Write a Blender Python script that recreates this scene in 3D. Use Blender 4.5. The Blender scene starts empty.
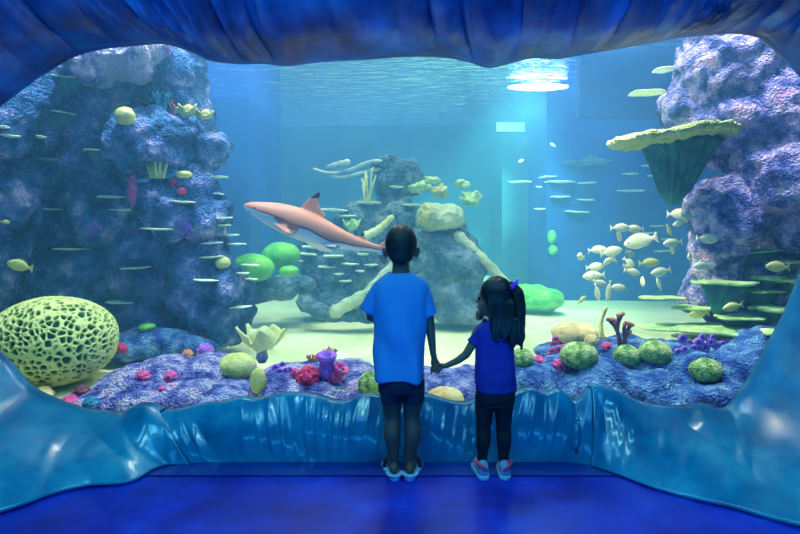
import bpy, bmesh, math, random
from mathutils import Vector, Matrix, Euler, noise
from mathutils.bvhtree import BVHTree
random.seed(7)
C = bpy.context.scene.collection
F, HOR, H = 533.0, 235.0, 1.25
PI = math.pi
def P(px, py, Y): return Vector(((px-400)*Y/F, Y, H-(py-HOR)*Y/F))
def hexc(r, g, b):
    f = lambda c: (c/255/12.92) if c/255 <= .04045 else ((c/255+.055)/1.055)**2.4
    return (f(r), f(g), f(b), 1)

# ------------------------------------------------------------------ materials
def nmat(name):
    m = bpy.data.materials.new(name); m.use_nodes = True
    nt = m.node_tree; b = nt.nodes['Principled BSDF']
    return m, nt, b
def noisy(name, cols, scale=4, rough=.7, bump=.3, bscale=30, detail=6, coat=0, spec=.5, stretch=None, dist=.02, vor=0, emis=None, sss=0, contrast=.2):
    """cols: list of rgb tuples spread over a noise ramp"""
    m, nt, b = nmat(name); N = nt.nodes; L = nt.links
    tc = N.new('ShaderNodeTexCoord'); src = tc.outputs['Object']
    if stretch:
        mp = N.new('ShaderNodeMapping'); mp.inputs['Scale'].default_value = stretch
        L.new(src, mp.inputs[0]); src = mp.outputs[0]
    n = N.new('ShaderNodeTexNoise'); n.inputs['Scale'].default_value = scale; n.inputs['Detail'].default_value = detail
    n.inputs['Roughness'].default_value = .62
    L.new(src, n.inputs['Vector'])
    r = N.new('ShaderNodeValToRGB'); cr = r.color_ramp
    k = len(cols); lo, hi = .5-contrast, .5+contrast
    for i, c in enumerate(cols):
        p = lo+(hi-lo)*i/max(1, k-1)
        e = cr.elements[i] if i < 2 else cr.elements.new(p)
        e.position = p; e.color = hexc(*c)
    if k == 1: cr.elements[1].color = hexc(*cols[0])
    L.new(n.outputs['Fac'], r.inputs[0]); L.new(r.outputs[0], b.inputs['Base Color'])
    b.inputs['Roughness'].default_value = rough
    b.inputs['Specular IOR Level'].default_value = spec
    b.inputs['Coat Weight'].default_value = coat; b.inputs['Coat Roughness'].default_value = .12
    if sss:
        b.inputs['Subsurface Weight'].default_value = sss; b.inputs['Subsurface Scale'].default_value = .02
    if bump:
        bn = N.new('ShaderNodeTexNoise'); bn.inputs['Scale'].default_value = bscale; bn.inputs['Detail'].default_value = 5
        L.new(src, bn.inputs['Vector']); hgt = bn.outputs['Fac']
        if vor:
            v = N.new('ShaderNodeTexVoronoi'); v.inputs['Scale'].default_value = vor; L.new(src, v.inputs['Vector'])
            ad = N.new('ShaderNodeMath'); ad.operation = 'MULTIPLY_ADD'; ad.inputs[1].default_value = .8
            L.new(v.outputs['Distance'], ad.inputs[0]); L.new(hgt, ad.inputs[2]); hgt = ad.outputs[0]
        bp = N.new('ShaderNodeBump'); bp.inputs['Strength'].default_value = bump; bp.inputs['Distance'].default_value = dist
        L.new(hgt, bp.inputs['Height']); L.new(bp.outputs[0], b.inputs['Normal'])
    return m
def attr_mat(name, lo, hi, rough=.7, bump=.3, bscale=60, attr='pig', mid=None):
    m, nt, b = nmat(name); N = nt.nodes; L = nt.links
    a = N.new('ShaderNodeAttribute'); a.attribute_name = attr
    r = N.new('ShaderNodeValToRGB'); r.color_ramp.elements[0].color = hexc(*lo); r.color_ramp.elements[1].color = hexc(*hi)
    if mid:
        e = r.color_ramp.elements.new(.5); e.color = hexc(*mid)
    L.new(a.outputs['Fac'], r.inputs[0]); L.new(r.outputs[0], b.inputs['Base Color'])
    b.inputs['Roughness'].default_value = rough
    if bump:
        tc = N.new('ShaderNodeTexCoord'); n = N.new('ShaderNodeTexNoise'); n.inputs['Scale'].default_value = bscale
        L.new(tc.outputs['Object'], n.inputs['Vector'])
        bp = N.new('ShaderNodeBump'); bp.inputs['Strength'].default_value = bump; bp.inputs['Distance'].default_value = .01
        L.new(n.outputs['Fac'], bp.inputs['Height']); L.new(bp.outputs[0], b.inputs['Normal'])
    return m
M = {}
M['rock_near'] = noisy('reef_rock', [(22,44,110),(60,84,165),(120,126,195),(175,175,220),(196,150,195)], scale=9, bump=1, bscale=38, vor=60, dist=.03, rough=.85, contrast=.17)
M['rock_mauve'] = noisy('mauve_rock', [(26,40,110),(72,84,165),(130,126,195),(200,190,222),(205,120,175)], scale=8, bump=1, bscale=38, vor=60, dist=.03, rough=.85, contrast=.17)
M['rock_blue'] = noisy('blue_rock', [(14,44,125),(36,84,165),(90,140,195),(150,185,215)], scale=8, bump=1, bscale=40, vor=62, dist=.03, rough=.85, contrast=.17)
M['rock_left'] = noisy('cliff_rock_teal', [(3,26,62),(14,62,112),(48,104,160),(122,132,195),(222,198,228)], scale=4, bump=1, bscale=26, vor=45, dist=.035, rough=.9, contrast=.16)  # darkest tones put some recess shade into the rock colour
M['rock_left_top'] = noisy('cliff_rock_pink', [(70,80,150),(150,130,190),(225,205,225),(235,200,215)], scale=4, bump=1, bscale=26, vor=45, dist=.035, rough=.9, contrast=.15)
M['rock_right'] = noisy('cliff_rock_lilac', [(8,26,84),(60,80,158),(150,136,200),(218,194,228),(220,140,200)], scale=6, bump=1, bscale=30, vor=50, dist=.035, rough=.9, contrast=.17)  # low end darkened to deepen the shade of recesses
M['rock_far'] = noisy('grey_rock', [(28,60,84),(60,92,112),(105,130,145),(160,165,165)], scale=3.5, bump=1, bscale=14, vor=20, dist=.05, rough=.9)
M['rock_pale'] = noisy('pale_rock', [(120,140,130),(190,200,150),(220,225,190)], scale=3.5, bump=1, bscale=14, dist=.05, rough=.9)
M['sand'] = noisy('sand', [(205,206,140),(235,230,170),(248,240,200)], scale=1.4, bump=.5, bscale=60, rough=.95, dist=.01)
M['tankwall'] = noisy('tank_wall_paint', [(40,78,110),(54,92,124),(66,104,134)], scale=.8, bump=.1, bscale=6, rough=.9)
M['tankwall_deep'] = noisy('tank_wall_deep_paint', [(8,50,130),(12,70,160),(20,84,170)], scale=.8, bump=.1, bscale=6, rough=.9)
M['plate'] = noisy('plate_coral_skin', [(205,225,180),(235,245,210),(248,250,232)], scale=14, bump=.8, bscale=60, rough=.8, dist=.01)
M['plate_y'] = noisy('table_coral_skin', [(190,200,105),(236,236,150),(250,246,200)], scale=14, bump=1, bscale=45, vor=70, rough=.8, dist=.03)
M['plate_g'] = noisy('green_plate_skin', [(110,180,105),(190,220,140),(240,242,195)], scale=9, bump=.8, bscale=60, rough=.8, dist=.01)
M['under'] = noisy('coral_underside', [(16,70,90),(30,100,110),(60,140,120)], scale=10, bump=1, bscale=20, stretch=(1,1,.15), rough=.9, dist=.03)  # dark teal also carries the shade beneath the shelf corals
M['green_dome'] = noisy('green_brain_coral', [(60,160,70),(110,200,70),(160,220,90)], scale=5, bump=.6, bscale=30, rough=.8)
M['dome'] = noisy('moss_dome_coral', [(84,130,66),(146,186,92),(212,224,140),(232,226,165)], scale=16, bump=1, bscale=70, vor=80, rough=.8, dist=.015, contrast=.15)
M['dome_y'] = noisy('cream_dome_coral', [(170,165,80),(220,210,120),(240,230,170)], scale=10, bump=.8, bscale=70, rough=.8, dist=.012)
M['peach'] = noisy('peach_coral', [(205,150,100),(235,205,140),(240,220,165)], scale=10, bump=.9, bscale=60, rough=.8, dist=.012)
M['yellow'] = noisy('yellow_leather_coral', [(225,215,110),(245,238,160),(250,246,200)], scale=8, bump=.4, bscale=40, rough=.6, sss=.1)
M['pink'] = noisy('pink_polyp', [(190,30,110),(235,70,150),(245,130,180)], scale=30, bump=.8, bscale=90, rough=.6, dist=.01)
M['crimson'] = noisy('crimson_polyp', [(160,10,70),(230,30,100),(245,70,130)], scale=30, bump=1, bscale=80, rough=.6, dist=.015)
M['purple'] = noisy('purple_polyp', [(110,60,180),(170,90,215),(225,150,235)], scale=30, bump=.6, bscale=90, rough=.6, dist=.01)
M['violet_dark'] = noisy('dark_polyp_mouth', [(40,20,110)], bump=0, rough=.6)
M['orange'] = noisy('orange_coral', [(215,90,60),(240,140,100),(245,180,130)], scale=25, bump=.6, bscale=90, rough=.6, dist=.01)
M['maroon'] = noisy('maroon_coral', [(70,20,50),(110,40,80),(190,90,110)], scale=22, bump=.8, bscale=80, rough=.7, dist=.01)
M['teal'] = noisy('teal_coral', [(10,80,120),(20,130,170),(60,180,200)], scale=22, bump=1, bscale=80, rough=.7, dist=.015)
M['log'] = noisy('pale_branch', [(120,140,130),(185,195,185),(215,220,205)], scale=6, bump=.8, bscale=20, stretch=(1,1,1), rough=.9)
M['fish'] = noisy('fish_scales', [(248,236,178),(252,244,200),(255,250,222)], scale=18, bump=.2, bscale=90, rough=.4, dist=.004)
M['fish_y'] = noisy('yellow_fish_scales', [(210,205,90),(235,225,130),(240,232,160)], scale=18, bump=.2, bscale=90, rough=.4, dist=.004)
M['fin'] = noisy('fish_fin', [(215,210,110),(240,230,160)], scale=18, bump=.2, bscale=90, rough=.4, dist=.004)
M['black'] = noisy('black_eye', [(5,5,8)], bump=0, rough=.2)
# room
def gloss_wave(name, cols, rough=.22, rscale=3.0):
    m = noisy(name, cols, scale=rscale, rough=rough, bump=.15, bscale=5, dist=.03, coat=.5, contrast=.22, detail=3)
    return m
M['wave_low'] = gloss_wave('wave_low_teal', [(0,94,134),(6,128,166),(48,166,190)])
M['wave_top'] = gloss_wave('wave_top_blue', [(0,36,90),(0,76,150),(10,125,200)], .42)  # upper part of the surround, deeper blue than the lower part
M['wave_top'].node_tree.nodes['Principled BSDF'].inputs['Coat Weight'].default_value = .15
M['floor'] = noisy('floor_blue_resin', [(0,10,100),(0,22,145),(0,50,190),(8,120,225)], scale=1.9, rough=.38, bump=.12, bscale=3, dist=.02, coat=.4, contrast=.26, detail=3)
fb = M['floor'].node_tree.nodes['Principled BSDF']; fb.inputs['Coat Weight'].default_value = .12; fb.inputs['Specular IOR Level'].default_value = .28
fb = M['wave_top'].node_tree.nodes['Principled BSDF']; fb.inputs['Specular IOR Level'].default_value = .3
M['plinth'] = noisy('plinth_blue', [(0,30,120),(4,60,150)], scale=2, rough=.35, bump=.1, bscale=5, coat=.3)
M['dark'] = noisy('dark_room_paint', [(4,10,30)], bump=0, rough=.8)
M['skin_boy'] = noisy('skin_brown', [(96,68,56),(108,78,64)], scale=8, bump=.05, rough=.5, sss=.05)
M['skin_girl'] = noisy('skin_tan', [(108,80,66),(118,88,72)], scale=8, bump=.05, rough=.5, sss=.05)
M['hair'] = noisy('black_hair', [(8,7,9),(16,14,16)], scale=50, bump=.8, bscale=120, rough=.55, dist=.004)
M['hair_long'] = noisy('long_black_hair', [(8,7,10),(26,22,28)], scale=60, bump=1, bscale=90, stretch=(1,1,.08), rough=.42, dist=.006)
M['shirt_boy'] = noisy('sky_blue_cotton', [(44,122,188),(54,134,200)], scale=3, bump=.25, bscale=9, rough=.85, dist=.02)
M['shirt_girl'] = noisy('violet_blue_cotton', [(34,30,128),(42,36,146)], scale=3, bump=.3, bscale=10, rough=.8, dist=.02)
M['shorts'] = noisy('dark_shorts_cloth', [(12,16,40),(22,28,60)], scale=9, bump=.3, bscale=14, rough=.9, dist=.02)
M['leggings'] = noisy('black_leggings_cloth', [(8,9,22),(12,14,30)], scale=6, bump=.2, bscale=12, rough=.8)
M['sole'] = noisy('pale_rubber', [(150,185,215)], bump=0, rough=.6)
M['strap'] = noisy('dark_strap', [(20,26,50)], bump=0, rough=.6)
M['shoe'] = noisy('grey_shoe_mesh', [(110,140,175),(140,170,200)], scale=30, bump=.4, bscale=90, rough=.7)
M['shoe_pink'] = noisy('coral_pink_trim', [(250,60,95)], bump=0, rough=.5)
M['clip'] = noisy('purple_clip_plastic', [(150,60,230)], bump=0, rough=.3)
M['lampbody'] = noisy('lamp_housing', [(30,35,40)], bump=0, rough=.5)
def emat(name, col, s):
    m, nt, b = nmat(name); b.inputs['Emission Color'].default_value = (*col, 1); b.inputs['Emission Strength'].default_value = s
    b.inputs['Base Color'].default_value = (0,0,0,1); return m
M['lamp'] = emat('lamp_glow', (.62,1,.78), 9)

# ------------------------------------------------------------------ object helpers
def link_mesh(name, me, mat, parent=None, smooth=True):
    o = bpy.data.objects.new(name, me); C.objects.link(o)
    if mat is not None and not me.materials:
        for m_ in (mat if isinstance(mat, (list, tuple)) else [mat]): me.materials.append(m_)
    if smooth: me.shade_smooth()
    if parent is not None:
        o.parent = parent
        o.matrix_parent_inverse = Matrix.Identity(4)
    return o
def rel(bm, org):
    bmesh.ops.translate(bm, verts=bm.verts, vec=-Vector(org))
def obj(name, bm, mat, parent=None, org=None, smooth=True):
    """bm in world coordinates when org is given (org = object / root position)"""
    if org is not None: rel(bm, org)
    me = bpy.data.meshes.new(name); bm.to_mesh(me); bm.free()
    o = link_mesh(name, me, mat, parent, smooth)
    if org is not None and parent is None: o.location = org
    return o
def tag(o, label=None, cat=None, group=None, kind=None):
    if label: o['label'] = label
    if cat: o['category'] = cat
    if group: o['group'] = group
    if kind: o['kind'] = kind
    return o
def thing(name, label, cat, loc, group=None, rot=(0,0,0)):
    o = bpy.data.objects.new(name, None); C.objects.link(o); o.location = loc; o.rotation_euler = rot
    o.empty_display_size = .05
    return tag(o, label, cat, group)
def copy_tree(o, parent=None):
    c = o.copy(); C.objects.link(c)
    if parent is not None: c.parent = parent
    for ch in list(o.children): copy_tree(ch, c)
    return c
def ell(bm, c, r, rot=None, sub=3):
    m = Matrix.Translation(Vector(c)) @ (rot.to_matrix().to_4x4() if rot else Matrix.Identity(4)) @ Matrix.Diagonal((r[0], r[1], r[2], 1))
    bmesh.ops.create_icosphere(bm, subdivisions=sub, radius=1, matrix=m)
def box(bm, lo, hi, rot=None):
    lo, hi = Vector(lo), Vector(hi); c = (lo+hi)/2; s = hi-lo
    m = Matrix.Translation(c) @ (rot.to_matrix().to_4x4() if rot else Matrix.Identity(4)) @ Matrix.Diagonal((s.x, s.y, s.z, 1))
    bmesh.ops.create_cube(bm, size=1, matrix=m)
def ringloft(bm, rings, close=True):
    """rings: list of lists of Vector (same count)"""
    vs = [[bm.verts.new(p) for p in r] for r in rings]
    n = len(vs[0])
    for a, b in zip(vs[:-1], vs[1:]):
        for i in range(n):
            bm.faces.new((a[i], a[(i+1) % n], b[(i+1) % n], b[i]))
    if close:
        bm.faces.new(list(reversed(vs[0]))); bm.faces.new(vs[-1])
    return vs
def tube(bm, pts, rad, n=12, flat=None):
    """smooth tube along pts with per-point radius"""
    pts = [Vector(p) for p in pts]
    if not isinstance(rad, (list, tuple)): rad = [rad]*len(pts)
    up = Vector((0, 0, 1)); rings = []
    prev = None
    for i, p in enumerate(pts):
        d = (pts[min(i+1, len(pts)-1)]-pts[max(i-1, 0)]).normalized()
        if prev is None:
            a = d.cross(up)
            if a.length < .1: a = d.cross(Vector((0, 1, 0)))
        else: a = prev-d*prev.dot(d)
        a.normalize(); prev = a; b = d.cross(a)
        k = flat[i] if flat else 1
        rings.append([p+a*math.cos(2*PI*j/n)*rad[i]+b*math.sin(2*PI*j/n)*rad[i]*k for j in range(n)])
    # rounded ends
    def cap(ring, p, d, r): return [p+(q-p)*.55+d*r*.75 for q in ring]
    d0 = (pts[0]-pts[1]).normalized(); d1 = (pts[-1]-pts[-2]).normalized()
    rings = [cap(rings[0], pts[0], d0, rad[0])]+rings+[cap(rings[-1], pts[-1], d1, rad[-1])]
    ringloft(bm, rings)
def crom(pts, k=6):
    """Catmull-Rom resample; pts are tuples of equal length"""
    out = []
    n = len(pts)
    for i in range(n-1):
        p0, p1, p2, p3 = pts[max(i-1, 0)], pts[i], pts[i+1], pts[min(i+2, n-1)]
        for j in range(k):
            t = j/k
            out.append(tuple(.5*((2*b)+(-a+c)*t+(2*a-5*b+4*c-d)*t*t+(-a+3*b-3*c+d)*t**3) for a, b, c, d in zip(p0, p1, p2, p3)))
    out.append(tuple(pts[-1])); return out
def remesh(bm, voxel, smooth=4):
    me = bpy.data.meshes.new('tmp'); bm.to_mesh(me); bm.free()
    o = bpy.data.objects.new('tmp', me); C.objects.link(o)
    r = o.modifiers.new('r', 'REMESH'); r.mode = 'VOXEL'; r.voxel_size = voxel; r.adaptivity = 0
    if smooth:
        s = o.modifiers.new('s', 'SMOOTH'); s.factor = .5; s.iterations = smooth
    dg = bpy.context.evaluated_depsgraph_get(); dg.update()
    me2 = bpy.data.meshes.new_from_object(o.evaluated_get(dg))
    bpy.data.objects.remove(o); bpy.data.meshes.remove(me)
    return me2
def displace(me, f):
    nrm = [v.normal.copy() for v in me.vertices]
    for v, n in zip(me.vertices, nrm): v.co += n*f(v.co, n)
    me.update()
def shift(me, org):
    me.transform(Matrix.Translation(-Vector(org)))

ROCKS = []     # for ray-casting things onto the reef
def bake_bvh():
    vs, ps = [], []
    for o in ROCKS:
        b = len(vs); vs.extend(Vector(v.co)+o.location for v in o.data.vertices)
        ps.extend(tuple(b+i for i in p.vertices) for p in o.data.polygons)
    return BVHTree.FromPolygons(vs, ps)
def rock(name, label, blobs, mat, voxel=.03, rough=1.0, cat='rock', group=None, seed=0, seat=None):
    bm = bmesh.new()
    for (px, py, Y, rx, ry, rz, *rt) in blobs:
        ell(bm, P(px, py, Y), (rx, ry, rz), Euler(rt) if rt else None, 3)
    me = remesh(bm, voxel, 3)
    off = Vector((seed*3.1, seed*1.7, seed*.9))
    def f(p, n):
        q = p+off
        a = noise.fractal(q*2.1, 1, 2, 4)*.10
        b = (noise.voronoi(q*4.5)[0][0]-.3)*-.07
        c = noise.fractal(q*11, .9, 2, 3)*.022
        return (a+b+c)*rough
    displace(me, f)
    lo = min(v.co.z for v in me.vertices); n = len(me.vertices)
    cx = sum(v.co.x for v in me.vertices)/n; cy = sum(v.co.y for v in me.vertices)/n
    org = Vector((cx, cy, lo)); shift(me, org)
    o = link_mesh(name, me, mat); o.location = org
    ROCKS.append(o)
    return tag(o, label, cat, group)

# ------------------------------------------------------------------ the room
SAND = .12
def struct(name, bm, mat, smooth=False):
    o = obj(name, bm, mat, smooth=smooth); o['kind'] = 'structure'; return o
bm = bmesh.new(); box(bm, (-4, -2.6, -.1), (4, 2.755, 0)); struct('floor', bm, M['floor'])
bm = bmesh.new(); box(bm, (-3, 2.765, -.1), (3, 3.12, .004)); r = struct('trim_1', bm, M['plinth'])
bm = bmesh.new(); box(bm, (-4, -2.6, 3.2), (4, 3.3, 3.3)); struct('ceiling', bm, M['dark'])
bm = bmesh.new(); box(bm, (-4.1, -2.7, -.1), (-4, 3.3, 3.3)); struct('wall_side_west', bm, M['dark'])
bm = bmesh.new(); box(bm, (4, -2.7, -.1), (4.1, 3.3, 3.3)); struct('wall_side_east', bm, M['dark'])
bm = bmesh.new(); box(bm, (-4, -2.7, -.1), (4, -2.6, 3.3)); struct('wall_rear', bm, M['dark'])

# sculpted wave surround: stations = inner lip pixel (at depth YL), outer edge pixel & depth
YL = 3.05
# inner px, py ; outer X, Y, Z ; slant
def fl(px, py): Y = 666.25/(py-235); return ((px-400)*Y/F, Y, 0.0)
low = [ # left side going down, across, right side going up
 (-75,150, (-2.75,1.35,1.9)), (-70,260, (-2.6,1.3,.9)), (-40,325, (-2.5,1.45,.25)), (0,365, (-2.35,1.75,0)), (22,390, (-2.15,2.05,0)),
 (45,403, fl(0,514)), (75,414, fl(51,496)), (105,418, fl(88,487)), (122,418, fl(128,484)), (132,411, fl(152,471)), (145,409, fl(170,465)), (160,413, fl(190,463.5)),
 (180,411,fl(205,463.3)), (200,406, fl(222,463)), (222,404, fl(240,463)), (240,399, fl(258,463)), (256,401, fl(274,463)), (275,396, fl(290,463)), (300,395, fl(310,463)), (318,397, fl(325,463)),
 (334,402, fl(340,463)), (348,402, fl(352,463)), (362,396, fl(366,463)), (378,397, fl(380,463)), (392,402, fl(394,463)), (408,401, fl(410,463)), (425,396, fl(426,463)),
 (440,400, fl(440,463)), (455,404, fl(455,463)), (468,404, fl(467,463)), (482,398, fl(480,463)), (500,396, fl(498,463)), (512,396, fl(510,463)), (522,392, fl(522,463)),
 (534,390, fl(534,463)), (546,395, fl(545,463)), (558,391, fl(556,463)), (568,395, fl(565,463)), (574,403, fl(572,463.5)), (582,399, fl(580,464.5)), (592,390, fl(592,466)), (606,392, fl(603,470)),
 (622,398, fl(625,478)), (642,407, fl(650,488)), (662,411, fl(676,496)), (688,412, fl(705,503)), (705,409, fl(735,510)), (722,414, fl(765,519)), (735,412, fl(800,528)),
 (752,392, (2.15,2.0,0)), (775,352, (2.3,1.8,.0)), (800,303, (2.45,1.6,.1)), (825,230, (2.6,1.45,.8)), (845,150, (2.75,1.4,1.8))]
top = [ (845,150, (2.75,1.4,1.8)), (835,100, (2.6,1.45,2.4)), (802,62, (2.45,1.6,2.72)), (785,45, (2.3,1.75,2.85)), (768,31, (2.1,1.9,2.9)), (740,26, (1.9,2.0,2.9)), (710,28, (1.7,2.05,2.9)), (680,31, (1.5,2.1,2.9)), (655,36, (1.38,2.1,2.9)),
 (620,42, (1.2,2.1,2.9)), (590,47, (1.0,2.1,2.9)), (560,52, (.8,2.1,2.9)), (535,51, (.66,2.1,2.9)), (510,57, (.52,2.1,2.9)), (490,61, (.4,2.1,2.9)), (470,55, (.28,2.1,2.9)), (440,50, (.14,2.1,2.9)), (400,50, (-.04,2.1,2.9)),
 (360,53, (-.24,2.1,2.9)), (320,55, (-.44,2.1,2.9)), (285,59, (-.62,2.1,2.9)), (262,57, (-.76,2.1,2.9)), (235,57, (-.92,2.1,2.9)), (208,54, (-1.08,2.1,2.9)), (190,46, (-1.2,2.1,2.9)), (160,37, (-1.36,2.1,2.9)),
 (125,39, (-1.55,2.1,2.9)), (90,43, (-1.72,2.05,2.9)), (62,52, (-1.86,2.0,2.9)), (38,66, (-2.0,1.9,2.88)), (15,82, (-2.15,1.75,2.85)), (-8,99, (-2.3,1.6,2.75)), (-45,125, (-2.55,1.4,2.4)), (-75,150, (-2.75,1.35,1.9))]
def flat_st(st):
    out = []
    for px, py, o_ in st:
        q = P(px, py, YL); out.append((q.x, q.y, q.z, *o_))
    return out
def wave(st, name_ranges, mat, isTop):
    rs = crom(flat_st(st), 10)
    # cumulative arclength at lip
    s = [0]
    for a, b in zip(rs[:-1], rs[1:]): s.append(s[-1]+(Vector(a[:3])-Vector(b[:3])).length)
    ph1, ph2 = [0], [0]
    for k in range(1, len(rs)):
        sd = max(0, min(1, (abs(rs[k][0])-1.15)*2)); ds = s[k]-s[k-1]
        ph1.append(ph1[-1]+ds*(11-4*sd)); ph2.append(ph2[-1]+ds*(84-54*sd))
    NT = 44
    grid = []
    for k, r in enumerate(rs):
        a, b = Vector(r[:3]), Vector(r[3:]); row = []
        a2, b2 = (rs[min(k+1, len(rs)-1)], rs[max(k-1, 0)])
        tang = (Vector(a2[:3])-Vector(b2[:3])).normalized()
        nrm = tang.cross((b-a).normalized())
        if nrm.y > 0: nrm = -nrm
        nrm.normalize()
        for j in range(-3, NT+1):
            if j < 0:   # rolled lip going back to the pane
                p = a+Vector((0, -.0+.022*(-j), 0))+(Vector((0,0,H))-Vector((0,0,0))-Vector((0,0,a.z))).normalized()*0
                row.append(p); continue
            t = j/NT; p = a.lerp(b, t)
            if isTop:
                bulge = math.sin(PI*min(1, t*1.0))*.13
                q = s[k]*24.0-t*4+noise.noise(Vector((s[k]*1.5, t*.5, 5)))*5
                q2 = s[k]*88-t*12+noise.noise(Vector((s[k]*2.2, t*.8, 9)))*7
                env = min(1, .12+t*4)
                d = (abs(math.sin(q/2+1))**.7)*.062+(max(0, math.sin(q2))**1.5)*.034*(.45+noise.noise(Vector((s[k]*1.1, 0, 4))))
                p = p+nrm*(bulge+d*env)
            else:
                bulge = math.sin(PI*t)*.03
                side_ = max(0, min(1, (abs(a.x)-1.15)*2))
                q = ph1[k]-t*1.6*(1+side_)+noise.noise(Vector((s[k]*1.3, t*.5, 1)))*3.2
                q2 = ph2[k]+t*5+noise.noise(Vector((s[k]*2.0, t*.5, 3)))*3.0
                env = math.sin(PI*min(1, t*.96+.04))**.8
                sidek = 1.0 if abs(a.x) < 1.25 else .75
                act = math.exp(-((a.x+.52)/.24)**2)+.35*math.exp(-((a.x-.42)/.5)**2)+.12+.12*side_
                d = (abs(math.sin(q/2))**.9)*.042*sidek+max(0, math.sin(q2))**1.6*.02*act
                p = p+nrm*(bulge+(d-.02)*env)
                if t > .97: p.z = max(p.z, b.z)
            row.append(p)
        grid.append(row)
    for (nm, k0, k1) in name_ranges:
        k0 *= 10; k1 *= 10
        bm = bmesh.new()
        vv = [[bm.verts.new(p) for p in row] for row in grid[k0:k1+1]]
        for a, b in zip(vv[:-1], vv[1:]):
            for j in range(len(a)-1):
                bm.faces.new((a[j], b[j], b[j+1], a[j+1]))
        bmesh.ops.recalc_face_normals(bm, faces=bm.faces)
        o = struct(nm, bm, mat, True)
        sm = o.modifiers.new('thick', 'SOLIDIFY'); sm.thickness = .02; sm.offset = -1 if True else 1
n_l = len(low)
wave(low, [('wall_left', 0, 11), ('wall_back', 11, 40), ('wall_right', 40, n_l-1)], M['wave_low'], False)
wave(top, [('wall_top', 0, len(top)-1)], M['wave_top'], True)

# viewing pane
def glassmat():
    m, nt, b = nmat('viewing_pane_acrylic'); N = nt.nodes; L = nt.links; N.remove(b)
    out = N['Material Output']; tr = N.new('ShaderNodeBsdfTransparent'); tr.inputs[0].default_value = (.97,.99,1,1)
    gl = N.new('ShaderNodeBsdfGlossy'); gl.inputs['Roughness'].default_value = .4
    fr = N.new('ShaderNodeFresnel'); fr.inputs[0].default_value = 1.12
    mx = N.new('ShaderNodeMixShader'); L.new(fr.outputs[0], mx.inputs[0]); L.new(tr.outputs[0], mx.inputs[1]); L.new(gl.outputs[0], mx.inputs[2])
    L.new(mx.outputs[0], out.inputs['Surface']); return m
bm = bmesh.new(); box(bm, (-3.1, 3.115, .02), (3.1, 3.165, 2.62)); struct('window_1', bm, glassmat())

# tank shell
bm = bmesh.new(); box(bm, (-8.5, 3.17, 2.6), (8.5, 3.4, 6.5)); struct('wall_tank_front_upper', bm, M['tankwall'])
bm = bmesh.new(); box(bm, (-8.5, 3.17, -.2), (-3.1, 3.4, 2.6)); struct('wall_tank_front_west', bm, M['tankwall'])
bm = bmesh.new(); box(bm, (3.1, 3.17, -.2), (8.5, 3.4, 2.6)); struct('wall_tank_front_east', bm, M['tankwall'])
bm = bmesh.new(); box(bm, (-8.5, 11.6, -.2), (8.5, 11.8, 6.5)); struct('wall_tank_back', bm, M['tankwall'])
bm = bmesh.new(); box(bm, (-8.5, 3.17, -.2), (-8.3, 11.8, 6.5)); struct('wall_tank_west', bm, M['tankwall'])
bm = bmesh.new(); box(bm, (8.3, 3.17, -.2), (8.5, 11.8, 6.5)); struct('wall_tank_east', bm, M['tankwall'])
# inner piers (the darker wall planes seen across the sand)
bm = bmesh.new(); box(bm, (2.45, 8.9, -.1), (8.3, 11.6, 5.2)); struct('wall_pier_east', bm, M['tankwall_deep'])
bm = bmesh.new(); box(bm, (1.95, 10.2, -.1), (2.45, 11.6, 3.2)); struct('wall_pier_inner', bm, M['tankwall'])
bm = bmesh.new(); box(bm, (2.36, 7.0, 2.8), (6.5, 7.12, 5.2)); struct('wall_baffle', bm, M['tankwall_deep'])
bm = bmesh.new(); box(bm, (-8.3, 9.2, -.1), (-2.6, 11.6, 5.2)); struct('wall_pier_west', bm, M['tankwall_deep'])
# sand
bm = bmesh.new()
NX, NY = 120, 120
def sandz(x, y):
    z = SAND+.02*noise.noise(Vector((x*.9, y*1.1, 0)))+.006*math.sin(y*14+3*noise.noise(Vector((x, y, 4))))
    z += .26*max(0, min(1, (y-8.2)/3))**1.3
    return z
vv = [[bm.verts.new((-8.4+16.8*i/NX, 3.17+8.5*j/NY, sandz(-8.4+16.8*i/NX, 3.17+8.5*j/NY))) for i in range(NX+1)] for j in range(NY+1)]
for j in range(NY):
    for i in range(NX): bm.faces.new((vv[j][i], vv[j][i+1], vv[j+1][i+1], vv[j+1][i]))
o = obj('sand', bm, M['sand']); tag(o, 'pale yellow sand covering the tank bottom', 'sand', kind='stuff')
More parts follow.
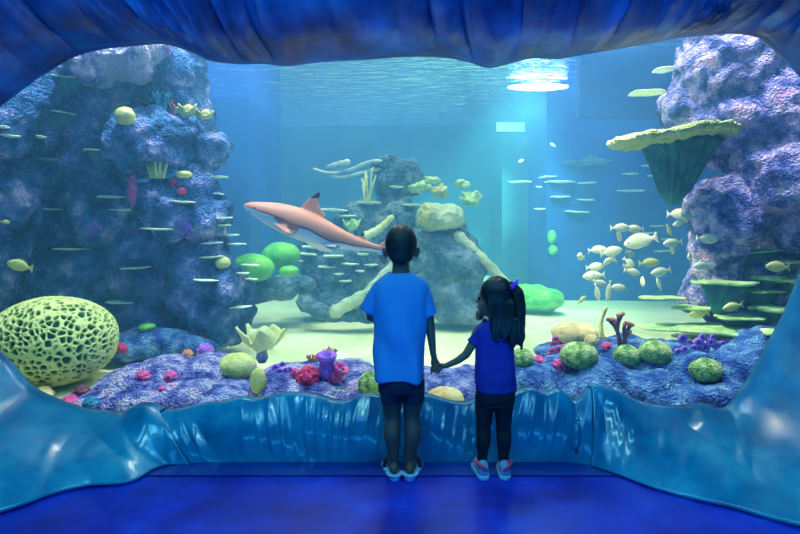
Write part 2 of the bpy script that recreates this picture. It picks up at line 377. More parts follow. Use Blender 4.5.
# water surface seen from below
ZW = 3.62
bm = bmesh.new(); NX, NY = 160, 120
vv = [[bm.verts.new((-8.3+16.6*i/NX, 3.4+8.2*j/NY, ZW+.02*noise.noise(Vector((i*.35, j*.45, 0)))+.012*noise.noise(Vector((i*.8, j*1.1, 7))))) for i in range(NX+1)] for j in range(NY+1)]
for j in range(NY):
    for i in range(NX): bm.faces.new((vv[j][i], vv[j][i+1], vv[j+1][i+1], vv[j+1][i]))
def surfmat():
    m, nt, b = nmat('water_surface'); N = nt.nodes; L = nt.links; N.remove(b)
    out = N['Material Output']; tr = N.new('ShaderNodeBsdfTransparent'); tr.inputs[0].default_value = (.9,.97,1,1)
    gl = N.new('ShaderNodeBsdfGlossy'); gl.inputs['Roughness'].default_value = .16
    tc = N.new('ShaderNodeTexCoord'); n = N.new('ShaderNodeTexNoise'); n.inputs['Scale'].default_value = 5; n.inputs['Detail'].default_value = 4
    mp = N.new('ShaderNodeMapping'); mp.inputs['Scale'].default_value = (.6, 1.6, 1); L.new(tc.outputs['Object'], mp.inputs[0]); L.new(mp.outputs[0], n.inputs['Vector'])
    bp = N.new('ShaderNodeBump'); bp.inputs['Strength'].default_value = .9; bp.inputs['Distance'].default_value = .1
    L.new(n.outputs['Fac'], bp.inputs['Height']); L.new(bp.outputs[0], gl.inputs['Normal'])
    mx = N.new('ShaderNodeMixShader'); mx.inputs[0].default_value = .7
    L.new(tr.outputs[0], mx.inputs[1]); L.new(gl.outputs[0], mx.inputs[2]); L.new(mx.outputs[0], out.inputs['Surface']); return m
o = obj('water_surface', bm, surfmat()); tag(o, 'rippled underside of the water surface along the top', 'water', kind='stuff')
# hazy water body
bm = bmesh.new(); box(bm, (-8.29, 3.2, .0), (8.29, 11.59, ZW-.03))
def watermat():
    m, nt, b = nmat('hazy_sea_water'); N = nt.nodes; L = nt.links; N.remove(b); out = N['Material Output']
    s = N.new('ShaderNodeVolumeScatter'); s.inputs['Color'].default_value = (.17,.52,.92,1); s.inputs['Density'].default_value = .1; s.inputs['Anisotropy'].default_value = .25
    a = N.new('ShaderNodeVolumeAbsorption'); a.inputs['Color'].default_value = (.15,.78,.92,1); a.inputs['Density'].default_value = .09
    ad = N.new('ShaderNodeAddShader'); L.new(s.outputs[0], ad.inputs[0]); L.new(a.outputs[0], ad.inputs[1]); L.new(ad.outputs[0], out.inputs['Volume'])
    return m
o = obj('sea_water', bm, watermat(), smooth=False); tag(o, 'hazy blue water filling the tank', 'water', kind='stuff')
# ------------------------------------------------------------------ rocks
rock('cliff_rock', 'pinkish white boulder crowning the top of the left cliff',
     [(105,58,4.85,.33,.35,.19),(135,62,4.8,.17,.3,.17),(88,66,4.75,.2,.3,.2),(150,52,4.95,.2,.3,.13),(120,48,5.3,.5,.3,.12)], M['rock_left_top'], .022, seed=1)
rock('cliff_rock', 'dark blue rock column at the right shoulder of the left cliff, above the branching coral',
     [(180,75,5.3,.3,.4,.36),(190,115,5.35,.25,.35,.4),(165,58,5.3,.4,.4,.2),(199,140,5.2,.16,.3,.3),(215,150,5.1,.13,.25,.2)], M['rock_left'], .026, seed=2)
rock('cliff_rock', 'lilac and blue rock at the left frame edge under the overhanging top',
     [(18,115,4.7,.32,.4,.42),(48,85,4.85,.25,.4,.28),(66,72,4.9,.2,.3,.2),(-25,150,4.6,.3,.4,.6),(8,210,4.8,.24,.35,.75),(-15,290,4.9,.3,.3,.6)], M['rock_left'], .026, seed=3)
rock('cliff_rock', 'broad craggy rock in the middle of the left cliff, left of the round boulder',
     [(85,120,5.2,.35,.4,.4),(60,150,5.35,.35,.35,.6),(95,165,5.1,.28,.35,.3),(105,210,5.2,.4,.35,.4),(112,95,5.3,.25,.3,.25),(140,95,5.6,.4,.25,.4)], M['rock_left'], .026, seed=4)
rock('cliff_rock', 'rounded lilac boulder below the branching coral on the left cliff',
     [(155,140,4.9,.4,.4,.31),(135,150,4.9,.25,.35,.27),(180,135,5.0,.25,.35,.22)], M['rock_left'], .024, seed=5)
rock('cliff_rock', 'lilac ledge boulder with red polyps on the left cliff',
     [(170,205,4.95,.33,.35,.27),(195,195,5.0,.22,.3,.25),(150,200,5.0,.22,.3,.2),(208,215,5.0,.2,.3,.25)], M['rock_left'], .024, seed=6)
rock('cliff_rock', 'shadowy blue foot of the left cliff rising from the sand',
     [(80,290,5.4,.75,.4,.7),(150,270,5.2,.4,.35,.55),(205,275,5.05,.38,.35,.45),(222,320,5.0,.25,.35,.33),(150,330,5.2,.5,.35,.3),(232,290,5.0,.15,.3,.3),(70,215,5.5,.6,.35,.5)], M['rock_left'], .03, seed=7)
rock('reef_rock', 'low blue mound just right of the big honeycomb coral',
     [(160,345,4.75,.4,.3,.16),(130,350,4.7,.25,.28,.12),(195,348,4.7,.2,.25,.12)], M['rock_blue'], .024, rough=.6, seed=8)
rock('reef_rock', 'purple blue front mound holding two pink ball polyps',
     [(150,385,3.8,.42,.32,.17),(165,368,3.85,.2,.25,.1),(105,402,3.65,.3,.25,.12),(205,375,3.9,.26,.28,.14),(130,408,3.45,.35,.15,.1),(185,398,3.6,.3,.25,.13)], M['rock_mauve'], .018, rough=.45, seed=9)
rock('reef_rock', 'blue grey front rock between the two left mounds, under the pale green dome',
     [(230,395,3.7,.22,.28,.12),(215,398,3.55,.25,.2,.1),(240,378,4.0,.2,.25,.08)], M['rock_near'], .018, rough=.45, seed=10)
rock('reef_rock', 'violet front mound holding the crimson anemone and tube sponge',
     [(290,385,3.75,.27,.28,.15),(325,380,3.85,.25,.3,.16),(350,380,3.95,.22,.3,.17),(270,392,3.6,.16,.2,.12),(315,398,3.5,.4,.2,.11),(365,395,3.6,.2,.2,.12)], M['rock_mauve'], .018, rough=.45, seed=11)
rock('reef_rock', 'grey blue front rock seen between the two children',
     [(450,392,3.75,.3,.3,.15),(410,395,3.8,.25,.3,.13),(475,388,3.8,.22,.3,.14),(425,385,4.0,.3,.3,.12)], M['rock_near'], .018, rough=.45, seed=12)
rock('reef_rock', 'deep blue front lump just right of the girl',
     [(535,385,3.7,.17,.25,.13),(520,380,3.8,.2,.25,.13),(553,376,3.85,.13,.22,.11)], M['rock_blue'], .018, rough=.45, seed=13)
rock('reef_rock', 'large blue reef rock right of the girl with green domes on top',
     [(600,378,3.8,.25,.3,.18),(570,375,4.0,.25,.3,.16),(640,365,4.15,.32,.35,.17),(585,395,3.55,.25,.2,.12),(625,352,4.4,.4,.3,.12),(575,352,4.5,.35,.3,.1),(640,388,3.7,.3,.25,.13)], M['rock_blue'], .018, rough=.5, seed=14)
rock('reef_rock', 'blue lilac reef rock at front right with one green dome',
     [(700,380,3.8,.3,.3,.2),(740,372,3.9,.3,.3,.22),(680,362,4.05,.3,.3,.16),(765,375,3.7,.28,.3,.22),(725,400,3.45,.35,.2,.12),(770,345,4.1,.3,.3,.13),(670,398,3.5,.2,.2,.09)], M['rock_blue'], .018, rough=.5, seed=15)
rock('cliff_rock', 'tall lilac crag rising to the top right corner',
     [(708,72,4.8,.25,.4,.34),(740,75,4.75,.33,.4,.38),(778,120,4.6,.32,.4,.5),(730,125,4.8,.4,.4,.4),(690,110,4.95,.26,.35,.3),(815,110,4.5,.3,.4,.55),(700,52,4.85,.2,.3,.14),(735,48,4.8,.3,.3,.14),(697,66,4.85,.19,.35,.3),(690,48,4.9,.12,.3,.14)], M['rock_right'], .024, seed=16)
rock('cliff_rock', 'rounded lilac boulder at right below the big yellow table coral',
     [(728,215,4.65,.32,.4,.33),(715,250,4.75,.24,.35,.4),(712,290,4.8,.2,.35,.3),(730,190,4.8,.28,.35,.2)], M['rock_right'], .022, seed=17)
rock('cliff_rock', 'overhanging lilac rock at the right edge above the diagonal crevice',
     [(795,190,4.4,.42,.4,.35),(770,165,4.55,.32,.4,.24),(820,230,4.3,.3,.4,.3)], M['rock_right'], .024, seed=18)
rock('cliff_rock', 'blue rock slope at the lower right behind the stacked shelf corals',
     [(775,270,4.75,.36,.35,.22),(790,300,4.7,.4,.4,.4),(745,310,4.85,.3,.35,.3),(770,240,5.2,.4,.3,.35),(765,325,4.6,.35,.35,.18),(815,270,4.6,.3,.4,.4)], M['rock_right'], .026, seed=19)
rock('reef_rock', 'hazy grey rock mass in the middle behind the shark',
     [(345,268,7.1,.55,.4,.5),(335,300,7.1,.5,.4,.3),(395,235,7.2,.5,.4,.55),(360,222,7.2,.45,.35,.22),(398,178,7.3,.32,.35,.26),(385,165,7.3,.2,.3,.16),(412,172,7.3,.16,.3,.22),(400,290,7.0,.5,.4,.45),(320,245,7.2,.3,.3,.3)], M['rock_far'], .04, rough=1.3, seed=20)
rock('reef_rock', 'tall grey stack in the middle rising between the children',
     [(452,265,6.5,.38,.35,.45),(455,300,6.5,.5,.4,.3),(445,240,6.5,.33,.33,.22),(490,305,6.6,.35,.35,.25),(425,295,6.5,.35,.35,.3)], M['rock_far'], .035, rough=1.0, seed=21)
rock('reef_rock', 'pale green topped dome rock capping the tall grey stack',
     [(440,222,6.4,.29,.32,.14),(432,214,6.4,.17,.25,.13),(448,216,6.4,.16,.25,.13)], M['rock_pale'], .026, rough=.6, seed=22)
rock('reef_rock', 'low green mound on the sand right of the girl',
     [(540,300,7.6,.32,.3,.18),(528,296,7.8,.3,.3,.18)], M['green_dome'], .035, rough=.6, seed=23)
rock('reef_rock', 'dark low rock under the green dome corals',
     [(270,290,6.5,.38,.3,.12),(250,298,6.4,.3,.25,.13),(290,285,6.6,.3,.25,.13)], M['rock_far'], .03, rough=.7, seed=24)
rock('reef_rock', 'faint arched ledge high on the dark pier wall',
     [(578,163,8.85,.28,.15,.05),(600,161,8.85,.25,.15,.06),(590,158,8.85,.12,.12,.05)], M['rock_far'], .03, rough=.5, seed=25)
BV = bake_bvh()
CAM = Vector((0, 0, H))
def hit(px, py, default):
    d = Vector(((px-400)/F, 1, -(py-HOR)/F)); h = BV.ray_cast(CAM, d.normalized(), 20)
    return h[0].y if h[0] else default

ONES = 'first second third fourth fifth sixth seventh eighth ninth tenth eleventh twelfth thirteenth fourteenth fifteenth sixteenth seventeenth eighteenth nineteenth twentieth'.split()
def ordn(i):
    if i < 20: return ONES[i]
    t = {2: 'twenty', 3: 'thirty', 4: 'forty'}[(i+1)//10]; u = (i+1) % 10
    return {2: 'twentieth', 3: 'thirtieth', 4: 'fortieth'}[(i+1)//10] if u == 0 else t+'-'+ONES[u-1]

# ------------------------------------------------------------------ plate corals
def plate_mesh(rx, ry, th, seed, under=0, tilt=0, wob=.12):
    bm = bmesh.new(); n = 40
    rs = random.Random(seed); ph = [rs.uniform(0, 6.3) for _ in range(4)]
    def rad(a): return 1+wob*math.sin(2*a+ph[0])+wob*.6*math.sin(5*a+ph[1])+wob*.35*math.sin(11*a+ph[2])
    prof = [(.02, 1.0), (.5, .95), (.85, .85), (.97, .7), (1, .1), (.96, -.5), (.7, -.7), (.35, -1.2), (.02, -1.5)]
    rings = []
    for f_, z in prof:
        rg = []
        for i in range(n):
            a = 2*PI*i/n; k = f_*rad(a)
            rg.append(Vector((k*rx*math.cos(a), k*ry*math.sin(a), z*th+.25*th*math.sin(3*a+ph[3])*f_+tilt*k*rx*math.cos(a))))
        rings.append(rg)
    ringloft(bm, rings); bmesh.ops.recalc_face_normals(bm, faces=bm.faces)
    return bm
def shadow_body_mesh(rx, ry, depth, seed):
    """tapering ribbed body below a plate, shaped after the shadow it casts"""
    bm = bmesh.new(); n = 48; rings = []
    rs = random.Random(seed); ph = rs.uniform(0, 6)
    for j in range(7):
        t = j/6; k = 1-.72*t**.8
        rings.append([Vector((rx*k*math.cos(a)*(1+.05*math.sin(13*a+ph)), ry*k*math.sin(a)*(1+.05*math.sin(13*a+ph))+ry*.5*t, -depth*t)) for a in [2*PI*i/n for i in range(n)]])
    ringloft(bm, rings); bmesh.ops.recalc_face_normals(bm, faces=bm.faces)
    return bm
NP = [0]
def plate(px, py, wpx, dflt, label, group, mat='plate', th=.008, under=0, asp=.75, tilt=0, embed=.35, wob=.1):
    NP[0] += 1
    Y = hit(px, py+2, dflt)
    rx = wpx/2*Y/F; ry = max(.05, rx*asp); c = P(px, py, Y-ry*embed)
    if under:
        t = thing('shelf_coral', label, 'coral', c, group)
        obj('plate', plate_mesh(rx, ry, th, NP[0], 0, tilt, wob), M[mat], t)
        obj('underside', shadow_body_mesh(rx*.86, ry*.8, under, NP[0]), M['under'], t)  # dark body modelled in place of the plate's cast shadow
        return t
    o = obj('shelf_coral', plate_mesh(rx, ry, th, NP[0], 0, tilt, wob), M[mat]); o.location = c
    return tag(o, label, 'coral', group)
left = [(66,79,34),(56,113,34),(40,137,12),(46,159,26),(98,151,29),(3,127,10),(10,136,18),(48,209,30),(113,197,32),(129,210,32),(157,229,30),(183,202,26),(71,249,33),(135,268,28),(121,302,32),
 (223,218,17),(220,225,20),(231,235,17),(212,243,20),(237,244,20),(212,257,23),(250,265,18),(241,273,19),(250,279,15),(208,280,30),(237,307,26),(219,194,10),(218,177,18)]
left.sort(key=lambda q: q[1])
big = {(66,79):.12, (56,113):.16, (98,151):.16}
for i, (x, y, w) in enumerate(left):
    u = big.get((x, y), 0)
    plate(x, y, w, 5.0, f'{"broad shadow-backed" if u else ("thin pale" if w > 22 else "small thin")} shelf coral on the left cliff, {ordn(i)} from the top of the cliff shelves', 'shelf corals on the left cliff', under=u, tilt=random.uniform(-.06, .06), mat='plate')
mid = [(310,247,16),(307,254,20),(333,256,22),(326,267,16),(350,264,16),(362,254,12),(371,265,14),(360,271,10),(339,274,10),(345,281,12),(300,261,7),(333,210,26),(369,203,24),(412,205,20),(347,216,18),(396,187,18)]
mid.sort(key=lambda q: q[1])
for i, (x, y, w) in enumerate(mid):
    plate(x, y, w, 6.9, f'small pale shelf coral on the hazy middle rock behind the shark, {ordn(i)} from its top', 'shelf corals on the middle rock', th=.014, tilt=random.uniform(-.08, .04))
far = [(548,177,18),(520,182,22),(560,182,28),(587,183,18),(539,187,7),(560,197,22),(586,200,18),(630,191,28),(630,174,17),(648,166,14),(656,176,18),(577,212,24),(540,209,12),(656,226,16),(648,233,18),(668,239,14),(661,251,16)]
far.sort(key=lambda q: q[1])
for i, (x, y, w) in enumerate(far):
    Y = 8.95 if x > 548 else 9.0
    plate(x, y, w, Y, f'faint thin shelf coral on the dark pier wall at right, {ordn(i)} from the top', 'shelf corals on the pier wall', th=.013, tilt=random.uniform(-.05, .05))
rt = [(664,70,24,0,'slim white shelf coral jutting left near the top of the right crag',.012,.12),(647,93,32,0,'slim white shelf coral jutting left above the big yellow table coral',.012,0),
 (760,251,52,.26,'wide flat shelf coral with a dark shadow block, high on the right slope',.016,.06),(725,283,54,.26,'long green rimmed shelf coral with a deep shadow block below the fish',.018,0),
 (768,278,34,.1,'short lumpy green shelf coral right of the long green rimmed one',.02,0),(792,281,30,.12,'green shelf coral at the right edge, middle of the stack',.018,0),(762,291,40,.2,'thin bright shelf coral under the short lumpy green one',.013,0),
 (775,309,48,.12,'pale yellow shelf coral near the right lip of the opening',.02,0),(741,317,52,.08,'thin waved green shelf coral just above the broadest front shelf',.014,0),(662,298,40,0,'thin pale shelf coral reaching left over the sand',.012,.0),
 (696,308,46,.05,'pale green shelf coral behind the lowest fish on the right',.014,0),(730,330,92,.08,'broadest yellow green shelf coral, lowest of the right stack',.022,0),(782,333,40,.05,'pale shelf coral at the lower right end of the stack',.02,0),
 (668,327,56,0,'flat pale plate coral lying on the sand left of the stack',.012,.03),(700,337,46,0,'flat pale plate coral in front of the broadest shelf',.012,0),(790,262,26,.1,'small green shelf coral at the right edge, topmost of the stack',.014,0)]
for x, y, w, u, lb, th, tl in rt:
    plate(x, y, w, 4.75, lb, 'shelf corals at the lower right', mat='plate' if y < 100 else 'plate_g', th=th, under=u, tilt=tl, asp=.8, embed=.55 if y > 100 else .3)

# the big yellow table coral with its ribbed cone
t = thing('table_coral', 'huge thick yellow table coral with ribbed blue cone jutting from the right crag', 'coral', P(672,137,4.3))
bm = plate_mesh(.53, .42, .036, 77, tilt=.1, wob=.05)
bmesh.ops.subdivide_edges(bm, edges=bm.edges, cuts=2, use_grid_fill=True)
for v in bm.verts:
    v.co += Vector((0, 0, 1))*noise.fractal(v.co*14, .9, 2, 3)*.022+Vector((noise.noise(v.co*18), noise.noise(v.co*18+Vector((5,5,5))), 0))*.015
obj('plate', bm, M['plate_y'], t)
bm = bmesh.new(); rings = []
for j in range(15):
    tt = j/14; k = 1-.72*tt**.8
    k *= (1-max(0, tt-.75)**1.5*4)
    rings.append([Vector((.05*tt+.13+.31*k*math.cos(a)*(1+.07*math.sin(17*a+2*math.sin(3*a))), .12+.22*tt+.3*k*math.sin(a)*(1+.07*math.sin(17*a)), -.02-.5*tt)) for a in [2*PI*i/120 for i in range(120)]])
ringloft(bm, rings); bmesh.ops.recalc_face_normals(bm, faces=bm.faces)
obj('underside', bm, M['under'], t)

# ------------------------------------------------------------------ honeycomb coral
c = P(55, 345, 3.98)
bm = bmesh.new(); bmesh.ops.create_uvsphere(bm, u_segments=420, v_segments=230, radius=1)
pigs = []
for v in bm.verts:
    n_ = v.co.normalized(); z = n_.z
    kk = (1-abs(z)**2.15)**(1/2.15)/max(1e-4, math.sqrt(1-z*z)) if abs(z) < .9999 else 1
    base = Vector((n_.x*kk*.41, n_.y*kk*.39, n_.z*(.315 if z > 0 else .28)))
    q = base*24+Vector((noise.noise(base*9), noise.noise(base*9+Vector((3,3,3))), noise.noise(base*9+Vector((7,1,2)))))*.5
    d = noise.voronoi(q)[0]; e = d[1]-d[0]
    h = 1-min(1, max(0, (e-.14)/.24)); h = h*h*(3-2*h)
    v.co = base+n_*(h*.026+.015*noise.noise(base*4)); pigs.append(h)
rel(bm, (0, 0, -.02))
me = bpy.data.meshes.new('honeycomb_coral'); bm.to_mesh(me); bm.free()
at = me.attributes.new('pig', 'FLOAT', 'POINT')
for i, h in enumerate(pigs): at.data[i].value = h
o = link_mesh('honeycomb_coral', me, attr_mat('honeycomb_coral_skin', (44,76,62), (228,226,140), mid=(146,170,92), bscale=90)); o.location = c
tag(o, 'giant yellow green honeycomb coral dome at the lower left', 'coral')

# ------------------------------------------------------------------ dome / lump corals
def dome(name, px, py, w, h, dflt, mat, label, seed=0, asp=.9, group=None, amp=.03, cat='coral', push=0, rot=0):
    Y = hit(px, py+h*.3, dflt)-push
    rx = w/2*Y/F; rz = h/2*Y/F; ry = rx*asp
    bm = bmesh.new(); ell(bm, (0,0,0), (rx, ry, rz), Euler((0, rot, 0)), 4)
    for v in bm.verts:
        n_ = v.co.normalized(); q = v.co*(2/rx)*.8+Vector((seed, seed*2, 0))
        v.co += n_*(noise.fractal(q, 1, 2, 4)*amp*rx*2)
    o = obj(name, bm, M[mat] if isinstance(mat, str) else mat); o.location = P(px, py, Y)
    return tag(o, label, cat, group)
dome('dome_coral', 579,355, 37,27, 4.1,'dome','large moss green dome coral on the blue reef rock right of the girl',1)
dome('dome_coral', 627,356, 26,22, 4.1,'dome','small green dome coral tucked left of a larger round one, below the maroon branch coral',2)
dome('dome_coral', 655,352, 32,23, 4.1,'dome','round moss green dome coral, left of the violet polyp patch',3)
dome('dome_coral', 706,370, 31,24, 3.8,'dome','round green dome coral alone on the front right rock',4)
dome('dome_coral', 371,384, 26,26, 3.6,'dome','green dome coral beside the boy\'s shorts',5)
dome('dome_coral', 523,358, 22,20, 4.2,'dome','small green dome coral just right of the girl\'s waist',6)
dome('dome_coral', 237,366, 38,26, 4.0,'dome_y','pale green dome coral under the yellow leaf coral',7)
dome('dome_coral', 258,381, 16,26, 3.7,'dome_y','narrow upright cream coral left of the violet mound',8)
dome('dome_coral', 445,398, 38,22, 3.5,'peach','cream dome coral low on the rim between the children',9)
dome('dome_coral', 575,334, 44,22, 4.6,'peach','peach cushion coral at the sand edge right of the girl',10, amp=.06)
dome('dome_coral', 592,341, 15,13, 4.5,'peach','small round peach coral attached to the peach cushion\'s right end',11)
dome('dome_coral', 38,396, 30,17, 3.6,'peach','cream lobed coral under the giant honeycomb dome',12, amp=.09)
dome('dome_coral', 125,116, 20,18, 4.8,'dome_y','round pale yellow coral on the left cliff',13, push=.03)
dome('disc_coral', 131,101, 20,16, 4.9,'maroon','dark red disc coral behind the round pale yellow coral',14, asp=.5)
dome('dome_coral', 184,175, 16,9, 4.9,'dome_y','flat yellow coral beside two red polyps on the left cliff',15)
dome('dome_coral', 223,263, 15,13, 5.0,'dome_y','pale yellow knob coral on the right flank of the left cliff',16)
dome('dome_coral', 147,327, 17,8, 4.7,'green_dome','flat lime coral on the low blue mound',17)
dome('dome_coral', 281,255, 38,26, 6.6,'green_dome','rear green dome coral, largest of the three behind the cliff',18, amp=.02)
dome('dome_coral', 253,268, 42,29, 6.2,'green_dome','lime green dome coral nearest the left cliff',19, amp=.02)
dome('dome_coral', 289,271, 20,11, 6.2,'green_dome','smallest green dome coral, low beside the two larger ones',20, amp=.02)
dome('dome_coral', 552,237, 9,14, 8.85,'green_dome','upper of two small green knobs on the far wall',21)
dome('dome_coral', 553,250, 9,10, 8.85,'green_dome','lower of two small green knobs on the far wall',22)
dome('dome_coral', 426,214, 12,22, 6.3,'dome_y','yellow green lump clinging left of the pale dome rock',23, amp=.15)
for i, (x, y, w, h, lb) in enumerate([(430,180,16,7,'upper pale green leafy coral clump on the middle rock'),(421,189,22,8,'wide pale green coral clump right of the middle rock\'s top'),(441,191,16,12,'bright yellow green coral clump above the pale dome rock'),
        (461,184,14,8,'hazy green coral clump right of the bright clump'),(470,198,20,12,'dim hazy green coral clump over the open water')]):
    dome('leaf_coral', x, y, w, h, 7.0, 'plate_g' if i != 2 else 'dome_y', lb, 30+i, amp=.25, asp=.6)
dome('sponge', 133,190, 10,38, 4.9,'pink','upright pink sponge streak in the middle of the left cliff',40, amp=.05, push=-.02)
dome('sponge', 122,348, 13,9, 4.4,'crimson','rosy sponge just right of the giant honeycomb dome',41, rot=.5)

def polyp(name, px, py, d, dflt, mat, label, seed, push=0, mouth=True):
    """ball anemone: body with shallow ribs, little tentacle knobs and a dark mouth"""
    Y = hit(px, py, dflt)-push; r = d/2*Y/F
    t = thing(name, label, 'anemone', P(px, py, Y))
    bm = bmesh.new(); ell(bm, (0,0,0), (r, r, r*.92), None, 4)
    for v in bm.verts:
        n_ = v.co.normalized(); a = math.atan2(n_.z, n_.x)
        v.co += n_*(.06*r*math.sin(9*a+seed)+.1*r*noise.noise(n_*5+Vector((seed,0,0))))
    obj('body', bm, M[mat], t)
    bm = bmesh.new()
    for k in range(7):
        a = 2*PI*k/7+seed; ell(bm, (r*.42*math.cos(a), -r*.86, r*.42*math.sin(a)), (r*.16,r*.22,r*.16), None, 2)
    obj('tentacles', bm, M[mat], t)
    if mouth:
        bm = bmesh.new(); ell(bm, (0,-r*.93,0), (r*.2, r*.1, r*.2), None, 2); obj('mouth', bm, M['violet_dark'], t)
    return t
polyp('ball_anemone',143,377,15,3.7,'pink','bright pink ball anemone, left of the pair on the purple mound',1)
polyp('ball_anemone',171,377,13,3.7,'pink','bright pink ball anemone, right of the pair on the purple mound',2)
polyp('ball_anemone',162,389,7,3.6,'pink','tiny pink anemone below the pink pair on the purple mound',3)
polyp('ball_anemone',70,403,17,3.6,'pink','magenta ball anemone at the foot of the giant honeycomb dome',4)
polyp('ball_anemone',82,392,15,3.7,'maroon','maroon ball anemone just above the magenta one',5, mouth=False)
polyp('ball_anemone',91,404,16,3.6,'teal','teal blue knobbly anemone right of the magenta one',6, mouth=False)
polyp('ball_anemone',188,354,11,3.9,'orange','orange pink ball anemone left of the violet ringed one',7)
polyp('ball_anemone',205,351,17,3.9,'purple','violet ringed anemone with dark mouth near the left cliff foot',8)
polyp('ball_anemone',175,183,11,4.9,'crimson','upper red ball anemone beside the flat yellow coral on the cliff',9)
polyp('ball_anemone',182,191,9,4.9,'crimson','lower red ball anemone on the left cliff ledge',10)
polyp('ball_anemone',132,232,5,5.0,'crimson','tiny lone red anemone in the shadowed middle of the left cliff',11)
polyp('ball_anemone',538,362,14,4.0,'pink','flat pink anemone left of the large moss green dome coral',12)
polyp('ball_anemone',560,366,16,3.9,'pink','rosy anemone at the lower left foot of the large moss green dome',13)
polyp('ball_anemone',607,347,11,4.2,'pink','pale pink anemone between the moss green domes',14)

def cluster(px, py, spots, dflt, mat, label):
    t = None
    Y = hit(px, py, dflt); t = thing('polyp_colony', label, 'coral', P(px, py, Y))
    o0 = P(px, py, Y)
    for dx, dy, d in spots:
        Yi = hit(px+dx, py+dy, Y); Yi = max(Y-.25, min(Y+.25, Yi)); r = d/2*Yi/F; c = P(px+dx, py+dy, Yi-.01)-o0
        bm = bmesh.new()
        rings = []
        for k, z in [(.75,.0),(1.0,-.5*r),(.95,-.9*r),(.6,-1.05*r),(.35,-.8*r),(.05,-.7*r)]:
            rings.append([c+Vector((r*k*math.cos(a)*(1+.05*math.sin(8*a)), z, r*k*math.sin(a))) for a in [2*PI*i/20 for i in range(20)]])
        ringloft(bm, rings); bmesh.ops.recalc_face_normals(bm, faces=bm.faces)
        p = obj('polyp', bm, M[mat], t)
        bm = bmesh.new(); ell(bm, c+Vector((0,-.76*r,0)), (r*.28, r*.1, r*.28), None, 2); obj('mouth', bm, M['violet_dark'], p)
    return t
cluster(97,228,[(0,-4,6),(-4,2,6),(3,1,6),(-6,7,5)],5.0,'purple','loose cluster of small purple polyps on the left of the cliff')
cluster(186,228,[(-3,-5,6),(-1,1,6),(3,4,6),(1,7,5),(4,-1,5)],5.0,'purple','cluster of small purple polyps on the cliff\'s lower right ledge')
cluster(283,370,[(-7,-3,7),(-3,1,7),(3,0,7),(7,-1,6),(0,-6,6)],3.75,'purple','row of violet polyps on top of the violet front mound')
cluster(555,348,[(-2,-4,8),(3,1,9),(-4,3,8),(6,-5,8),(-6,7,7),(8,-1,7),(0,-9,7)],4.2,'pink','cluster of pink and white polyps left of the large moss dome')
cluster(703,344,[(-22,-6,9),(-16,-1,9),(-10,4,9),(-20,5,7),(-6,-2,10),(0,3,10),(6,-2,9),(12,1,8),(18,0,8),(-2,-7,8),(-26,7,7),(9,-7,7),(24,-3,6)],4.0,'purple','long patch of violet polyps in front of the right shelf stack')

# crimson anemone, tube sponges and orange feathers
def blob_cluster(name, px, py, r_px, n, dflt, mat, label, cat, seed, sp=.55, sz=(.35,.5)):
    Y = hit(px, py, dflt)-.02; rs = random.Random(seed); R_ = r_px*Y/F; bm = bmesh.new()
    ell(bm, (0,0,0), (R_*.8, R_*.7, R_*.7), None, 3)
    for k in range(n):
        v = Vector((rs.gauss(0,1), rs.gauss(0,1), rs.gauss(0,1))).normalized(); s = R_*rs.uniform(*sz)*.5
        ell(bm, v*R_*.78, (s,s,s), None, 2)
    me = remesh(bm, max(.004, R_*.06), 1); o = link_mesh(name, me, M[mat]); o.location = P(px, py, Y)
    return tag(o, label, cat)
blob_cluster('anemone', 308,378,13,60,3.7,'crimson','knobbly crimson anemone on the violet front mound','anemone',1)
blob_cluster('anemone', 296,373,6,20,3.7,'pink','small pink anemone at the left of the crimson one','anemone',2)
def tube_sponge(px0, py0, px1, py1, r_px, dflt, mat, label, parent=None):
    Y = hit(px0, py0, dflt)-.03; a = P(px0, py0, Y); b = P(px1, py1, Y-.03); r = r_px*Y/F
    t = thing('tube_sponge', label, 'sponge', a)
    ax = (b-a); L_ = ax.length; q = Vector((0,0,1)).rotation_difference(ax.normalized()); bm = bmesh.new(); rings = []
    for zt, k in [(0,.8),(.2,.75),(.45,.85),(.62,.72),(.8,.95),(.93,1.1),(1,1.05),(1.02,.85),(.97,.6),(.8,.45),(.7,.05)]:
        rings.append([q @ Vector((r*k*math.cos(u), r*k*math.sin(u), L_*zt)) for u in [2*PI*i/24 for i in range(24)]])
    ringloft(bm, rings); bmesh.ops.recalc_face_normals(bm, faces=bm.faces); obj('tube', bm, M[mat], t)
    bm = bmesh.new(); m_ = q @ Vector((0,0,L_*.86)); ell(bm, m_, (r*.5, r*.5, r*.15), None, 2); obj('mouth', bm, M['violet_dark'], t)
tube_sponge(326,378,327,354,9,3.75,'purple','tall magenta tube sponge behind the crimson anemone')
tube_sponge(333,382,342,367,8,3.7,'pink','short pink tube sponge leaning right of the tall one')
